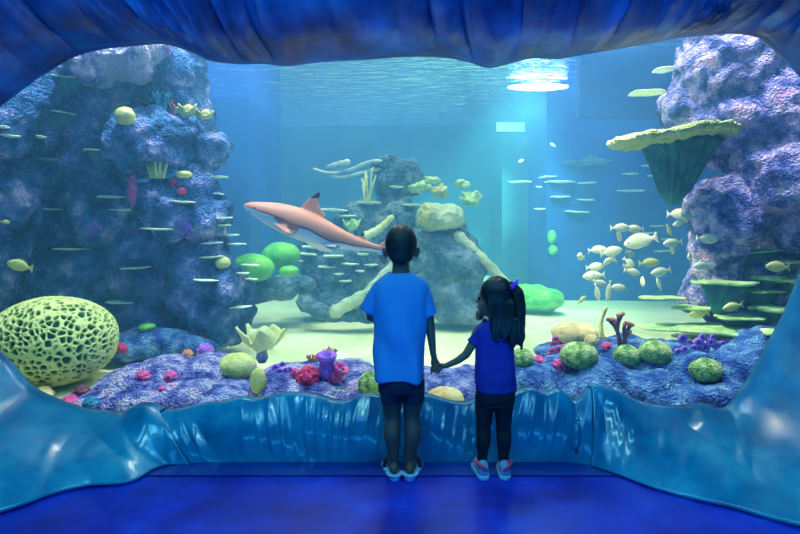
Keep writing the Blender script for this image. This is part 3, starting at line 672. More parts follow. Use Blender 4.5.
def branch_coral(name, px, py, hpx, dflt, mat, label, seed, n=5, r_px=1.6, spread=.5, lv=2, lean=0, tips=None, dy=0, cat='coral'):
    Y = hit(px, py, dflt)+dy; hh = hpx*Y/F; r0 = r_px*Y/F; rs = random.Random(seed); bm = bmesh.new(); tipl = []
    def br(p, d, l, r, k):
        q1 = p+d*l*.5+Vector((rs.uniform(-1,1), rs.uniform(-1,1), 0))*l*.06; q2 = p+d*l
        tube(bm, [p, q1, q2], [r, r*.9, r*.75], 8)
        if k == 0: tipl.append((q2, r)); return
        for s in range(3 if k == lv else 2):
            d2 = (d+Vector((rs.uniform(-1,1), rs.uniform(-.6,.6), rs.uniform(-.1,.6)))*spread).normalized()
            br(p+d*l*rs.uniform(.5, 1), d2, l*rs.uniform(.5, .75), r*.8, k-1)
    for i in range(n):
        d = Vector((lean+spread*(i-(n-1)/2)/max(1,n)*1.6, rs.uniform(-.3,.3), 1)).normalized()
        br(Vector(((i-(n-1)/2)*r0*1.5, 0, 0)), d, hh*rs.uniform(.4,.55) if lv else hh*rs.uniform(.6,1), r0, lv)
    if tips:
        t = thing(name, label, cat, P(px, py, Y)); obj('branches', bm, M[mat], t)
        b2 = bmesh.new()
        for q, r in tipl: ell(b2, q, (r*1.5, r*1.5, r*1.5), None, 2)
        obj('tips', b2, M[tips], t); return t
    o = obj(name, bm, M[mat]); o.location = P(px, py, Y); return tag(o, label, cat)
branch_coral('feather_anemone',330,355,10,3.8,'orange','orange feathery anemone on top of the tall tube sponge',3,6,1.0,.9,1,cat='anemone')
branch_coral('feather_anemone',314,361,10,3.8,'orange','orange feathery anemone left of the tube sponge',4,6,1.0,1.0,1,cat='anemone')
branch_coral('branch_coral',175,113,18,5.0,'orange','pinkish orange branching coral on the cliff ledge',5,3,1.2,.55,2)
branch_coral('branch_coral',162,108,20,5.1,'teal','dim teal branching coral behind the cliff ledge',6,4,1.3,.6,2)
branch_coral('finger_coral',157,177,20,4.75,'dome_y','pale yellow finger coral with upright fingers on the cliff',7,5,2.0,.35,0,dy=-.02)
branch_coral('finger_coral',167,178,15,4.8,'teal','teal finger coral right of the yellow fingers',8,4,1.8,.35,0,dy=-.02)
branch_coral('finger_coral',146,178,8,4.75,'dome_y','stubby yellow finger coral left of the tall fingers',9,3,1.6,.3,0,dy=-.02)
branch_coral('branch_coral',367,201,34,6.9,'yellow','tall yellow staghorn coral on the hazy middle rock',10,3,1.3,.3,2,dy=-.1)
branch_coral('knob_coral',622,347,34,4.3,'maroon','maroon branching coral with orange knobs standing at the reef edge',12,2,2.4,.45,2,tips='orange',dy=-.05)
def curve_coral(name, pts, Y, rad, mat, label, cat='coral'):
    w = [P(x, y, Y+d) for x, y, d in pts]; o0 = w[0].copy(); bm = bmesh.new()
    cr = [Vector(q) for q in crom([tuple(p-o0) for p in w], 6)]
    tube(bm, cr, [rad*Y/F*(1-.35*i/len(cr))*(1+.12*math.sin(i*1.7)) for i in range(len(cr))], 12)
    o = obj(name, bm, M[mat]); o.location = o0; return tag(o, label, cat)
curve_coral('whip_coral', [(609,345,0),(602,335,0),(601,322,.02),(606,308,0)], 4.35, 2.6, 'dome_y', 'curved yellow whip coral left of the maroon branching coral')

# yellow leaf (leather) corals
def leaf_cup(px, py, w, h, Y, mat, label, seed, lobes=5):
    t = thing('leather_coral', label, 'coral', P(px, py, Y)); R_ = w/2*Y/F; hh = h*Y/F
    bm = bmesh.new(); rings = []; n = 72
    for j in range(12):
        u = j/11
        rg = []
        for i in range(n):
            a = 2*PI*i/n; lob = 1+.17*math.cos(lobes*a+seed)*u+.1*math.sin(9*a)*u
            r = R_*(.18+.82*u**.7)*lob
            z = hh*(.15+.6*u**1.5+.3*u*u*math.sin(lobes*a+seed+1.2)+.07*u*math.sin(11*a))
            rg.append(Vector((r*math.cos(a), r*.7*math.sin(a), z)))
        rings.append(rg)
    ringloft(bm, rings, close=False)
    o = obj('leaf', bm, M[mat], t); s = o.modifiers.new('s', 'SOLIDIFY'); s.thickness = R_*.12; s.offset = 0
    bm = bmesh.new(); tube(bm, [Vector((0,0,-hh*.25)), Vector((0,0,.0)), Vector((0,0,hh*.2))], [R_*.3, R_*.22, R_*.28], 16); obj('stem', bm, M['rock_near'], t)
    bm = bmesh.new(); ell(bm, (R_*.02, -R_*.1, hh*.55), (R_*.7, R_*.5, hh*.52), None, 4)
    for v in bm.verts: v.co += v.normal*0+Vector((1,0,0))*noise.noise(v.co*20)*.01
    for v in bm.verts: v.co.z += .012*math.sin(v.co.x*50)
    obj('inner_leaf', bm, M[mat], t)
leaf_cup(262, 352, 42, 24, 4.35, 'yellow', 'bright pale yellow leather coral with upturned leaves on a short stem', 1.0, 5)
leaf_cup(187, 118, 20, 12, 4.85, 'dome_y', 'pale yellow cup coral beside the orange branching coral', 2.2, 4)
leaf_cup(204, 121, 17, 10, 4.9, 'dome_y', 'pale yellow cup coral at the outer end of the cliff ledge', .7, 3)
leaf_cup(352, 232, 16, 12, 6.8, 'plate_g', 'pale leafy coral on the middle rock above the shark\'s tail', 1.7, 5)
curve_coral('blade_coral', [(365,236,0),(376,231,0),(385,224,0),(392,217,0)], 6.7, 4.5, 'yellow', 'pale yellow blade coral rising beside the boy\'s head')

# branches, beams
curve_coral('sunken_branch', [(392,162,0),(370,162,0),(350,170,.1),(330,173,0),(314,169,0)], 7.1, 2.2, 'log', 'thin pale branch stretching left from the middle rock', 'branch')
curve_coral('sunken_branch', [(390,168,0),(365,172,0),(345,177,0),(330,176,0)], 7.15, 1.8, 'log', 'lower thin pale branch under the first one', 'branch')
curve_coral('sunken_branch', [(348,162,0),(338,164,0),(328,167,0)], 7.1, 3.2, 'log', 'short pale leaf shaped branch tip left of the middle rock', 'branch')
curve_coral('fallen_trunk', [(458,236,0),(475,252,0),(492,268,0),(512,290,0)], 6.3, 6, 'rock_pale', 'pale leaning trunk at the right of the tall grey stack', 'log')
curve_coral('fallen_trunk', [(398,262,0),(380,280,0),(362,298,0),(350,314,0)], 6.3, 6, 'rock_pale', 'pale leaning trunk left of the boy', 'log')
curve_coral('fallen_trunk', [(304,302,0),(325,313,0),(350,315,0),(375,318,0)], 6.2, 9, 'rock_far', 'thick grey trunk lying on the sand left of the boy', 'log')
curve_coral('fallen_trunk', [(335,312,0),(352,302,0),(372,292,0),(392,290,0)], 6.1, 7, 'rock_pale', 'shorter pale trunk crossing the thick one on the sand', 'log')

# ------------------------------------------------------------------ fish
def fish_proto():
    root = thing('school_fish', 'x', 'fish', (0,0,0)); L_ = 1.0
    st = [(-.5,.01,.012),(-.47,.05,.03),(-.42,.085,.05),(-.32,.135,.07),(-.18,.175,.08),(-.02,.175,.078),(.12,.14,.06),(.24,.09,.04),(.32,.05,.022),(.36,.045,.014),(.41,.09,.01),(.46,.15,.008),(.5,.185,.005)]
    st = crom(st, 3); bm = bmesh.new(); rings = []
    for x, h, w in st:
        notch = 0
        rg = []
        for i in range(20):
            a = 2*PI*i/20; z = h*(1.17 if x < .38 else 1)*math.sin(a)+(.015 if x < .2 else 0)
            xx = x
            if x > .4: xx = x-.09*(1-abs(math.sin(a)))*(x-.4)/.1
            rg.append(Vector((xx, w*math.cos(a), z)))
        rings.append(rg)
    ringloft(bm, rings); bmesh.ops.recalc_face_normals(bm, faces=bm.faces)
    obj('body', bm, M['fish'], root)
    def fin(name, outline, y=0, th=.008, rot=None):
        bm = bmesh.new(); a = [bm.verts.new((x, y-th, z)) for x, z in outline]; b = [bm.verts.new((x, y+th, z)) for x, z in outline]
        bm.faces.new(a); bm.faces.new(list(reversed(b)))
        for i in range(len(a)): bm.faces.new((a[i], b[i], b[(i+1) % len(a)], a[(i+1) % len(a)]))
        bmesh.ops.recalc_face_normals(bm, faces=bm.faces)
        return obj(name, bm, M['fin'], root, smooth=False)
    fin('dorsal_fin', [(-.25,.18),(-.15,.25),(0,.255),(.15,.21),(.26,.14),(.22,.09),(0,.17)])
    fin('anal_fin', [(.02,-.13),(.1,-.2),(.22,-.12),(.25,-.06),(.1,-.1)])
    fin('pectoral_fin', [(-.22,-.02),(-.1,-.1),(-.06,-.06),(-.12,-.0)], y=-.085)
    fin('pectoral_fin', [(-.22,-.02),(-.1,-.1),(-.06,-.06),(-.12,-.0)], y=.085)
    for s in (-1, 1):
        bm = bmesh.new(); ell(bm, (-.38, s*.055, .03), (.02,.012,.02), None, 2); obj('eye', bm, M['black'], root)
    return root
FP = fish_proto(); first = [True]
def fish(px, py, Lpx, Y, face, tilt, label, group, yaw=0, yellow=False):
    """face -1 looks left, +1 right ; tilt degrees nose up ; yaw degrees away from broadside"""
    o = FP if first[0] else copy_tree(FP); first[0] = False
    s = Lpx*Y/F/max(.35, math.cos(math.radians(yaw)))
    o.location = P(px, py, Y); o.scale = (s, s, s)
    rz = (0 if face < 0 else PI)+math.radians(yaw)
    o.rotation_euler = Euler((0, math.radians(tilt), rz), 'XYZ')
    o['label'] = label; o['group'] = group
    if yellow:
        for ch in o.children:
            if ch.name.startswith('body'):
                ch.data = YB
    return o
YB = [c_ for c_ in FP.children if c_.name.startswith('body')][0].data.copy(); YB.materials.clear(); YB.materials.append(M['fish_y'])
sch = [(620,228,20,1,0,0),(635,229,18,-1,0,0),(619,236,12,1,-25,55),(641,241,35,-1,-14,0),(673,243,20,-1,-8,0),(672,250,12,1,-20,50),(678,214,23,1,0,0),(688,217,17,-1,0,25),(680,223,15,-1,-20,0),(669,230,12,1,-60,20),
 (597,250,19,1,5,0),(611,252,23,1,12,0),(581,257,12,-1,5,50),(630,254,13,1,-20,35),(607,262,14,1,25,20),(614,259,10,-1,30,40),(595,267,19,1,5,0),(629,262,14,1,-35,0),(649,263,21,1,3,0),(661,272,21,-1,-12,0),
 (632,272,17,1,-15,0),(594,276,23,-1,-6,0),(600,283,15,1,-20,0),(617,288,19,1,-4,0),(597,292,15,1,-70,40),(609,291,17,-1,-75,40),(582,300,11,1,35,20),(643,282,8,1,0,75),(659,284,12,-1,60,30),(628,267,13,1,-20,20)]
sch.sort(key=lambda q: q[0])
rsf = random.Random(5)
for i, (x, y, l, f_, ti, yw) in enumerate(sch):
    fish(x, y, l, 4.75+rsf.uniform(-.35,.35), f_, ti if True else 0, f'pale cream fish facing {"left" if f_ < 0 else "right"}, {ordn(i)} from the left in the school', 'school of cream fish over the sand', yw, yellow=(x in (649,669,582)))
oth = [(690,257,11,-1,0,50,'small pale fish turned away at the edge of the right boulder',0),(707,239,23,1,-6,0,'cream fish facing right in front of the lilac boulder',0),(703,266,19,-1,-4,0,'cream fish facing left above the long green shelf coral',0),
 (778,267,25,-1,2,0,'golden yellow fish over the right shelf stack, nearest the right edge',1),(733,307,21,-1,-14,0,'golden fish facing left over the thin waved green shelf',1),(699,314,21,-1,-8,0,'cream yellow fish lowest on the right, by the pale green shelf',1)]
for x, y, l, f_, ti, yw, lb, ye in oth: fish(x, y, l, min(hit(x, y, 4.6)-.25, 4.5) if x < 720 else 3.9, f_, ti, lb, 'fish by the right shelf corals', yw, ye)
fish(20, 266, 27, 4.2, -1, 12, 'yellow green slender fish swimming low at the far left', 'fish by the left cliff', 0, True)
fish(5, 222, 10, 4.2, 1, -8, 'tiny yellow and dark fish at the far left edge', 'fish by the left cliff', 0, True)
fish(553, 145, 7, 8.4, -1, 20, 'tiny pale fish high in front of the dark pier', 'far off fish', 20)
fish(521, 161, 6, 8.4, 1, 20, 'tiny pale fish left of the arched ledge', 'far off fish', 20)
FP.children  # keep

# ------------------------------------------------------------------ reef shark
YS = 4.55; k = YS/F
t = thing('reef_shark', 'pinkish brown reef shark with black tipped back fin swimming left behind the boy', 'shark', P(300, 222, YS))
O = P(300, 222, YS)
def S(px, py, dy=0): return P(px, py, YS+dy)-O
prof = [ # axis px, py, half height px, half width px
 (243.5,205.5,1.0,1.2),(247,206.5,4,5),(254,208.5,7,8),(264,212,10.5,11),(276,216,13.5,13.5),(290,221,15.5,15),(303,226,16,15),(316,231,15,13.5),(330,236,12.5,11.5),(344,240.5,9.5,8.5),(357,244,6.8,6),(368,246.5,5,4),(378,248.5,3.8,2.8),(386,249.5,3,2)]
pc = crom(prof, 5)
bm = bmesh.new(); rings = []
for i, (x, y, hh, ww) in enumerate(pc):
    a_ = pc[max(i-1, 0)]; b_ = pc[min(i+1, len(pc)-1)]; d = S(b_[0], b_[1])-S(a_[0], a_[1]); d.normalize()
    up = Vector((0,1,0)).cross(d)*-1
    if up.z < 0: up = -up
    bend = .12*math.sin((x-243)/143*PI*1.0)*0
    rings.append([S(x, y)+up*(hh*k*math.sin(u)*(1.0 if math.sin(u) > 0 else .92))+Vector((0,1,0))*(ww*k*math.cos(u)) for u in [2*PI*q/36 for q in range(36)]])
ringloft(bm, rings)
def sfin(pts, base_y=0, tip_y=0, th=.018, out=None):
    """fin as a tapered slab. pts: (px,py,dy,halfthick)"""
    a = [bm.verts.new(S(x, y, dy)+Vector((0, h_, 0))) for x, y, dy, h_ in pts]; b = [bm.verts.new(S(x, y, dy)-Vector((0, h_, 0))) for x, y, dy, h_ in pts]
    bm.faces.new(a); bm.faces.new(list(reversed(b)))
    for i in range(len(a)): bm.faces.new((a[i], b[i], b[(i+1) % len(a)], a[(i+1) % len(a)]))
sfin([(296,216,0,.022),(303,205,0,.016),(310,198,0,.012),(317,192.5,0,.008),(321,192,0,.007),(319.5,197,0,.007),(318,203,0,.009),(321,209,0,.010),(326,216,0,.012),(318,225,0,.02)])   # dorsal
sfin([(354,241,0,.012),(360,235,0,.009),(365,231,0,.007),(364,236,0,.008),(368,241,0,.009),(364,246,0,.012)])   # second dorsal
sfin([(350,246,0,.012),(353,251,0,.009),(356,255.5,0,.007),(359,251,0,.008),(360,246,0,.01)])   # anal
sfin([(378,246,0,.012),(386,240,0,.010),(398,232,0,.008),(406,228,0,.007),(398,241,0,.008),(391,248,0,.009),(389,254,0,.008),(386,265,0,.007),(380,262,0,.008),(378,252,0,.012)])  # tail
def pec(pts):   # roughly horizontal paired fin: thickness along z
    a = [bm.verts.new(S(x, y, dy)+Vector((0, 0, h_))) for x, y, dy, h_ in pts]; b = [bm.verts.new(S(x, y, dy)-Vector((0, 0, h_))) for x, y, dy, h_ in pts]
    bm.faces.new(a); bm.faces.new(list(reversed(b)))
    for i in range(len(a)): bm.faces.new((a[i], b[i], b[(i+1) % len(a)], a[(i+1) % len(a)]))
pec([(264,216,-.05,.014),(272,216,-.06,.014),(281,221,-.08,.012),(290,231,-.16,.01),(294,236,-.22,.007),(286,233,-.2,.008),(274,225,-.11,.012),(266,220,-.07,.012)])
pec([(300,236,.05,.014),(315,238,.06,.014),(326,246,.16,.01),(332,252,.26,.007),(320,250,.24,.008),(308,244,.1,.012)])
pec([(314,238,-.03,.012),(326,242,-.04,.012),(336,246,-.09,.010),(337,249,-.12,.008),(326,247,-.1,.01),(317,243,-.05,.012)])
bmesh.ops.recalc_face_normals(bm, faces=bm.faces)
me = remesh(bm, .007, 2)
at = me.attributes.new('pig', 'FLOAT', 'POINT'); at2 = me.attributes.new('tip', 'FLOAT', 'POINT')
for v in me.vertices:
    w = v.co+O; px = 400+w.x*F/w.y; py = HOR-(w.z-H)*F/w.y
    # axis y at px
    ay = None
    for (x0, y0, h0, w0), (x1, y1, h1, w1) in zip(prof[:-1], prof[1:]):
        if x0 <= px <= x1: tt = (px-x0)/(x1-x0); ay = y0+(y1-y0)*tt; ah = h0+(h1-h0)*tt
    if ay is None: ay, ah = ((205, 1) if px < 244 else (252, 6))
    rel_ = (py-ay)/max(ah, 2)
    edge = .12+.25*max(0,min(1,(px-285)/50))+.25*noise.noise(Vector((px*.05, 0, 0)))
    at.data[v.index].value = max(0, min(1, .5-(rel_-edge)*2.2))
    tip = 0
    if 306 < px < 326 and py < 198.5: tip = 1
    if 358 < px < 368 and py < 236: tip = 1
    if 351 < px < 360 and py > 253: tip = .8
    if px > 322 and py > 246 and px < 340 and w.y < YS-.02: tip = .8
    if px > 376 and py > 255: tip = .8
    if px > 288 and px < 296 and py > 232 and w.y < YS-.1: tip = .5
    if 262 < px < 298 and w.y < YS-.115 and rel_ > .15: at.data[v.index].value = .85
    at2.data[v.index].value = tip
ms, nt, b = nmat('shark_skin'); N = nt.nodes; L = nt.links
a1 = N.new('ShaderNodeAttribute'); a1.attribute_name = 'pig'; a2 = N.new('ShaderNodeAttribute'); a2.attribute_name = 'tip'
rp = N.new('ShaderNodeValToRGB'); cr = rp.color_ramp; cr.elements[0].color = hexc(214,216,228); cr.elements[1].color = hexc(228,138,112)
e = cr.elements.new(.42); e.color = hexc(200,200,220); e = cr.elements.new(.55); e.color = hexc(60,48,92); e = cr.elements.new(.66); e.color = hexc(110,70,96); e = cr.elements.new(.84); e.color = hexc(212,118,100)
mx = N.new('ShaderNodeMixRGB'); mx.inputs[2].default_value = hexc(18,18,28)
L.new(a1.outputs['Fac'], rp.inputs[0]); L.new(a2.outputs['Fac'], mx.inputs[0]); L.new(rp.outputs[0], mx.inputs[1]); L.new(mx.outputs[0], b.inputs['Base Color'])
b.inputs['Roughness'].default_value = .5
o = link_mesh('body', me, ms, t)
bm = bmesh.new(); ell(bm, S(255,208,-.068), (.011,.008,.011), None, 3); obj('eye', bm, M['black'], t)
bm = bmesh.new()
for q in range(4):
    x = 266+q*2.6; tube(bm, [S(x, 212+q*.6, -.098-.004*q), S(x+.6, 217+q*.6, -.101-.004*q)], .0035, 6)
obj('gills', bm, M['black'], t)
bm = bmesh.new(); tube(bm, [S(250,211.5,-.045), S(255,213.5,-.062), S(261,214.5,-.075)], .004, 6); obj('mouth', bm, M['black'], t)
# ------------------------------------------------------------------ people
YP = 2.78; KP = YP/F
def Q(px, py, dy=0, org=None):
    p = Vector(((px-400)*KP, YP+dy, H-(py-HOR)*KP))
    return p
def capsule(bm, pts, n=16, flat=False):
    """pts: list of (Vector, radius[, flatten in y])"""
    v = [p[0] for p in pts]; r = [p[1] for p in pts]
    for i in range(len(v)-1):
        a, b = v[i], v[i+1]; d = b-a; L_ = d.length
        if L_ < 1e-5: continue
        q = Vector((0,0,1)).rotation_difference(d.normalized()); rings = []
        for t_ in (0, .25, .5, .75, 1):
            rr = r[i]+(r[i+1]-r[i])*t_
            rings.append([a+d*t_+q @ Vector((rr*math.cos(2*PI*k/n), rr*math.sin(2*PI*k/n), 0)) for k in range(n)])
        ringloft(bm, rings)
    for p, rr in (list(zip(v, r))[:-1] if flat else zip(v, r)): ell(bm, p, (rr, rr, rr), None, 2)
def stack(bm, rows, n=32, p_=2.3):
    """rows: (cx px, py, halfwidth px, depth m, dy)"""
    rings = []
    for cx, py, hw, dep, dy in crom(rows, 4):
        c = Q(cx, py, dy)
        rg = []
        for k in range(n):
            a = 2*PI*k/n; ca, sa = math.cos(a), math.sin(a)
            rg.append(c+Vector((hw*KP*math.copysign(abs(ca)**(2/p_), ca), dep*math.copysign(abs(sa)**(2/p_), sa), 0)))
        rings.append(rg)
    ringloft(bm, rings)
def person_part(name, bm, mat, parent, voxel=.006, smooth=3, disp=None):
    bmesh.ops.recalc_face_normals(bm, faces=bm.faces)
    me = remesh(bm, voxel, smooth)
    if disp: displace(me, disp)
    shift(me, parent.location)
    return link_mesh(name, me, mat, parent)
def finger(bm, pts, r):
    capsule(bm, [(p, r*(1-.12*i)) for i, p in enumerate(pts)], 10)
def face(bm, c, fwd, s=1.0):
    """nose, brow, lips, chin and cheeks on a head centred at c looking along fwd"""
    f = fwd.normalized(); u = Vector((0,0,1)); r_ = f.cross(u).normalized()
    def at(a, b, d): return c+f*a*s+r_*b*s+u*d*s
    capsule(bm, [(at(.083,0,.012), .009*s), (at(.099,0,-.018), .012*s)], 10)
    ell(bm, at(.086,0,-.047), (.02*s,.02*s,.007*s), None, 2); ell(bm, at(.085,0,-.056), (.018*s,.018*s,.007*s), None, 2)
    ell(bm, at(.068,0,-.085), (.026*s,.026*s,.022*s), None, 2)
    for q in (-1, 1):
        ell(bm, at(.055,q*.038,-.03), (.03*s,.03*s,.028*s), None, 2)
        capsule(bm, [(at(.086,q*.012,.026), .007*s), (at(.072,q*.045,.024), .007*s)], 8)
def eyes(parent, c, fwd, s=1.0):
    f = fwd.normalized(); u = Vector((0,0,1)); r_ = f.cross(u).normalized()
    for q in (-1, 1):
        bm = bmesh.new(); ell(bm, c+f*.082*s+r_*q*.031*s+u*.004*s-parent.location, (.011*s,.011*s,.008*s), None, 2); obj('eye', bm, M['black'], parent)

# ---- boy
boy = thing('person', 'boy with short black hair in blue t-shirt and dark shorts, back turned', 'person', Q(400, 475))
boy.location.z = .0
bm = bmesh.new()
hc = Q(401, 245, .0)
ell(bm, hc, (.077, .09, .103), None, 4); ell(bm, Q(401, 256, .03), (.058, .06, .06), None, 3)
face(bm, Q(401, 247, 0), Vector((0, 1, -.05)), .98)
for s in (-1, 1): ell(bm, Q(401+s*16.3, 252.5, .0), (.012, .02, .03), Euler((0, s*.25, 0)), 3)
capsule(bm, [(Q(401, 258, .005), .045), (Q(401, 268, .002), .045), (Q(400.5, 277, 0), .05)])
stack(bm, [(400,274,11,.05,0),(400,279,19,.06,0),(400,286,24,.075,0),(400,300,23,.085,0),(400,330,21,.085,0),(401,360,21,.09,0),(402,380,20,.085,-.005),(402,386,18,.075,-.003)])
# legs
L1 = [(392,388,.062,0),(391.5,400,.055,0),(392.5,418,.042,.005),(392,432,.044,-.008),(393,446,.036,-.004),(394,460,.025,0),(394,468,.026,0)]
L2 = [(413,388,.062,0),(413,400,.055,0),(412,418,.042,.005),(412.5,432,.044,-.008),(411,446,.036,-.004),(409.5,460,.025,0),(409.5,468,.026,0)]
for LL, tx, hx in ((L1, -.075, 394), (L2, -.02, 410)):
    capsule(bm, [(Q(x, y, dy), r) for x, y, r, dy in crom(LL, 4)])
    h_ = Q(hx, 471, -.028); h_.z = .042
    toe = Vector((h_.x+(-.028 if LL is L1 else .028), YP+.125, .034))
    capsule(bm, [(Q(hx, 466, 0), .025), (h_, .024)])
    capsule(bm, [(h_, .022), (h_.lerp(toe, .5)+Vector((0,0,.008)), .026), (toe, .02)])
    for i in range(5):
        o_ = Vector(((i-2)*.0125, .012-abs(i-1.4)*.004, -.006)); finger(bm, [toe+o_*.8, toe+o_+Vector((0,.02,-.004))], .0085)
# arms
capsule(bm, [(Q(380,286), .034), (Q(374,300,.005), .031), (Q(371,317,.01), .026), (Q(374,321,.1), .023), (Q(378,320,.18), .019)])
hl = Q(380,320,.2)
ell(bm, Q(379.5,320,.21), (.02,.034,.014), None, 3)
for i in range(4): finger(bm, [Q(377+i*2.2,319,.235), Q(378.5+i*2.0,319.5,.262), Q(381+i*1.6,321.5,.272)], .0068)
finger(bm, [Q(384,318,.2), Q(388,317,.22), Q(389,318,.24)], .0075)
capsule(bm, [(Q(421,286), .034), (Q(426,302,.0), .031), (Q(429.5,322,.0), .0265), (Q(431.5,338,.006), .023), (Q(433,352,.01), .0175), (Q(434,357,.01), .0165)])
ell(bm, Q(434.5,362,.01), (.02,.014,.028), Euler((0,.15,0)), 3)
# four fingers closing behind and round the girl's palm, thumb in front side
for i in range(4):
    y0 = 364.2+i*1.5
    finger(bm, [Q(435-i*1.2,y0+1.2,.0), Q(437.5-i*1.0,y0+2.8,-.016), Q(441-i*.8,y0+2.6,-.022), Q(443-i*.8,y0+1.2,-.016)], .0066)
finger(bm, [Q(436,360,.016), Q(438.5,363,.026), Q(440,366,.03)], .0078)
person_part('body', bm, M['skin_boy'], boy, .0042, 3)
eyes(boy, Q(401, 247, 0), Vector((0,1,-.05)), .98)
bm = bmesh.new(); ell(bm, Q(401,243.5,-.008), (.083, .09, .1), None, 4); ell(bm, Q(401,255,-.04), (.066,.045,.048), None, 3)
person_part('hair', bm, M['hair'], boy, .006, 3, lambda p, n: .0025*noise.noise(p*90))
# shirt
bm = bmesh.new()
stack(bm, [(401,272,12.5,.058,0),(401,276,18,.068,0),(401,281,24,.08,0),(401,289,27,.092,0),(400.5,305,27,.1,0),(400,325,26.5,.103,0),(400.5,350,26,.106,-.004),(401,369,25.5,.112,-.01),(401.5,377.5,25.5,.114,-.012)])
capsule(bm, [(Q(382,287), .042), (Q(376,298,.004), .044), (Q(367.5,311.5,.01), .049)], flat=True)
capsule(bm, [(Q(419,287), .042), (Q(425,299), .043), (Q(431,316), .043)], flat=True)
def crease(p, n):
    q = p-boy.location
    return .013*noise.noise(Vector((q.x*11, q.y*9, q.z*3.2+q.x*4)))+.014*math.sin(q.x*46+6*noise.noise(Vector((q.x*3, 0, q.z*3)))+q.z*9)*max(0, min(1, (.95-q.z)*3))
person_part('t_shirt', bm, M['shirt_boy'], boy, .006, 2, crease)
# shorts
bm = bmesh.new()
stack(bm, [(402,368,20,.085,-.008),(402,376,21.5,.095,-.01),(402,382,23,.102,-.01),(402,390,23,.1,-.008)])
for x0, x1 in ((392,391.5),(413,413.5)):
    stack(bm, [(x0,380,11.5,.095,-.006),(x1,392,11.2,.088,-.004),(x1,400.5,10.8,.08,-.002)])
person_part('shorts', bm, M['shorts'], boy, .006, 2, lambda p, n: .006*noise.noise(Vector((p.x*16, p.y*12, p.z*8))))
for hx, sx in ((394, -1), (410.5, 1)):
    h_ = Q(hx, 471, -.03); a = sx*.2
    bm = bmesh.new(); rings = []
    out = [(-.052,.0),(-.046,.018),(-.022,.029),(.03,.031),(.08,.042),(.13,.044),(.165,.034),(.182,.0)]
    loop = [(y, x) for y, x in out]+[(y, -x) for y, x in reversed(out[1:-1])]
    loop = [Vector((x*math.cos(a)+y*math.sin(a), y*math.cos(a)-x*math.sin(a), 0)) for y, x in loop]
    base = Vector((h_.x, h_.y, 0))-Vector(boy.location)
    for z, k in ((.0,.96),(.004,1),(.016,1.02),(.02,.98)): rings.append([base+p*k+Vector((0,0,z)) for p in loop])
    ringloft(bm, rings)
    so = obj('sandal', bm, M['sole'], boy)
    bm = bmesh.new(); pts = []
    for i in range(13):   # raised heel rim
        u = PI*(i/12)-PI; y, x = .045*math.sin(u)-.004, .036*math.cos(u)
        pts.append(base+Vector((x*math.cos(a)+y*math.sin(a), y*math.cos(a)-x*math.sin(a), .026)))
    tube(bm, pts, .008, 10); obj('heel_rim', bm, M['sole'], so)
    bm = bmesh.new(); pts = []
    for i in range(9):
        u = PI*i/8; x = .036*math.cos(u); z = .02+.048*math.sin(u); y = .09
        pts.append(base+Vector((x*math.cos(a)+y*math.sin(a), y*math.cos(a)-x*math.sin(a), z)))
    tube(bm, pts, .011, 10); obj('strap', bm, M['strap'], so)

# ---- girl
girl = thing('person', 'small girl with long black ponytail, violet blue top and black leggings', 'person', Q(494, 475))
girl.location.z = 0
bm = bmesh.new(); fw = Vector((-1, .45, -.08))
gc = Q(495, 296, 0)
ell(bm, gc, (.08, .074, .096), Euler((0,0,-.35)), 4); ell(bm, Q(488, 307, .015), (.052, .045, .05), None, 3)
face(bm, Q(494, 298, .0), fw, .88)
capsule(bm, [(Q(495,306,.0), .036), (Q(494.5,318,.0), .034), (Q(494,327,0), .04)])
stack(bm, [(494,321,8,.036,0),(494,326,14,.045,0),(494,332,18,.056,0),(494,345,17.5,.064,0),(494,365,17,.068,0),(494.5,380,18,.076,-.004),(494.5,396,18,.078,-.006),(494.5,404,16,.07,0)])
for LL in ([(486,398,.048,0),(484.5,412,.042,0),(483.5,428,.034,.004),(483,440,.034,-.006),(482.5,452,.026,-.002),(482,462,.021,0),(482,468,.022,0)],
           [(503.5,398,.048,0),(503.5,412,.042,0),(503.5,428,.034,.004),(504,440,.034,-.006),(503.5,452,.026,-.002),(503.5,462,.021,0),(503.5,468,.022,0)]):
    capsule(bm, [(Q(x, y, dy), r) for x, y, r, dy in LL])
    x0 = LL[-1][0]; h_ = Q(x0, 471, -.022); h_.z = .04; toe = Vector((h_.x+(-.012 if x0 < 490 else .014), YP+.1, .034))
    capsule(bm, [(Q(x0,466,0), .021), (h_, .02), (h_.lerp(toe,.5), .022), (toe, .019)])
# left arm down to the boy's hand
capsule(bm, [(Q(478,331), .026), (Q(473,343,.0), .024), (Q(466,354,-.008), .0215), (Q(458,360,-.006), .019), (Q(449,364.5,.0), .0155), (Q(446,366,.003), .0145)])
ell(bm, Q(441,366.5,.006), (.026,.0125,.017), Euler((0,-.3,0)), 3)
for i in range(4):
    finger(bm, [Q(437.5,364.5+i*1.8,.01), Q(433.5,365.6+i*2.0,.014+.003), Q(431,367.2+i*1.9,.004), Q(431.8,369+i*1.7,-.008)], .0062)
finger(bm, [Q(443,365.5,-.006), Q(440,364,-.014), Q(436.5,364,-.018)], .0072)
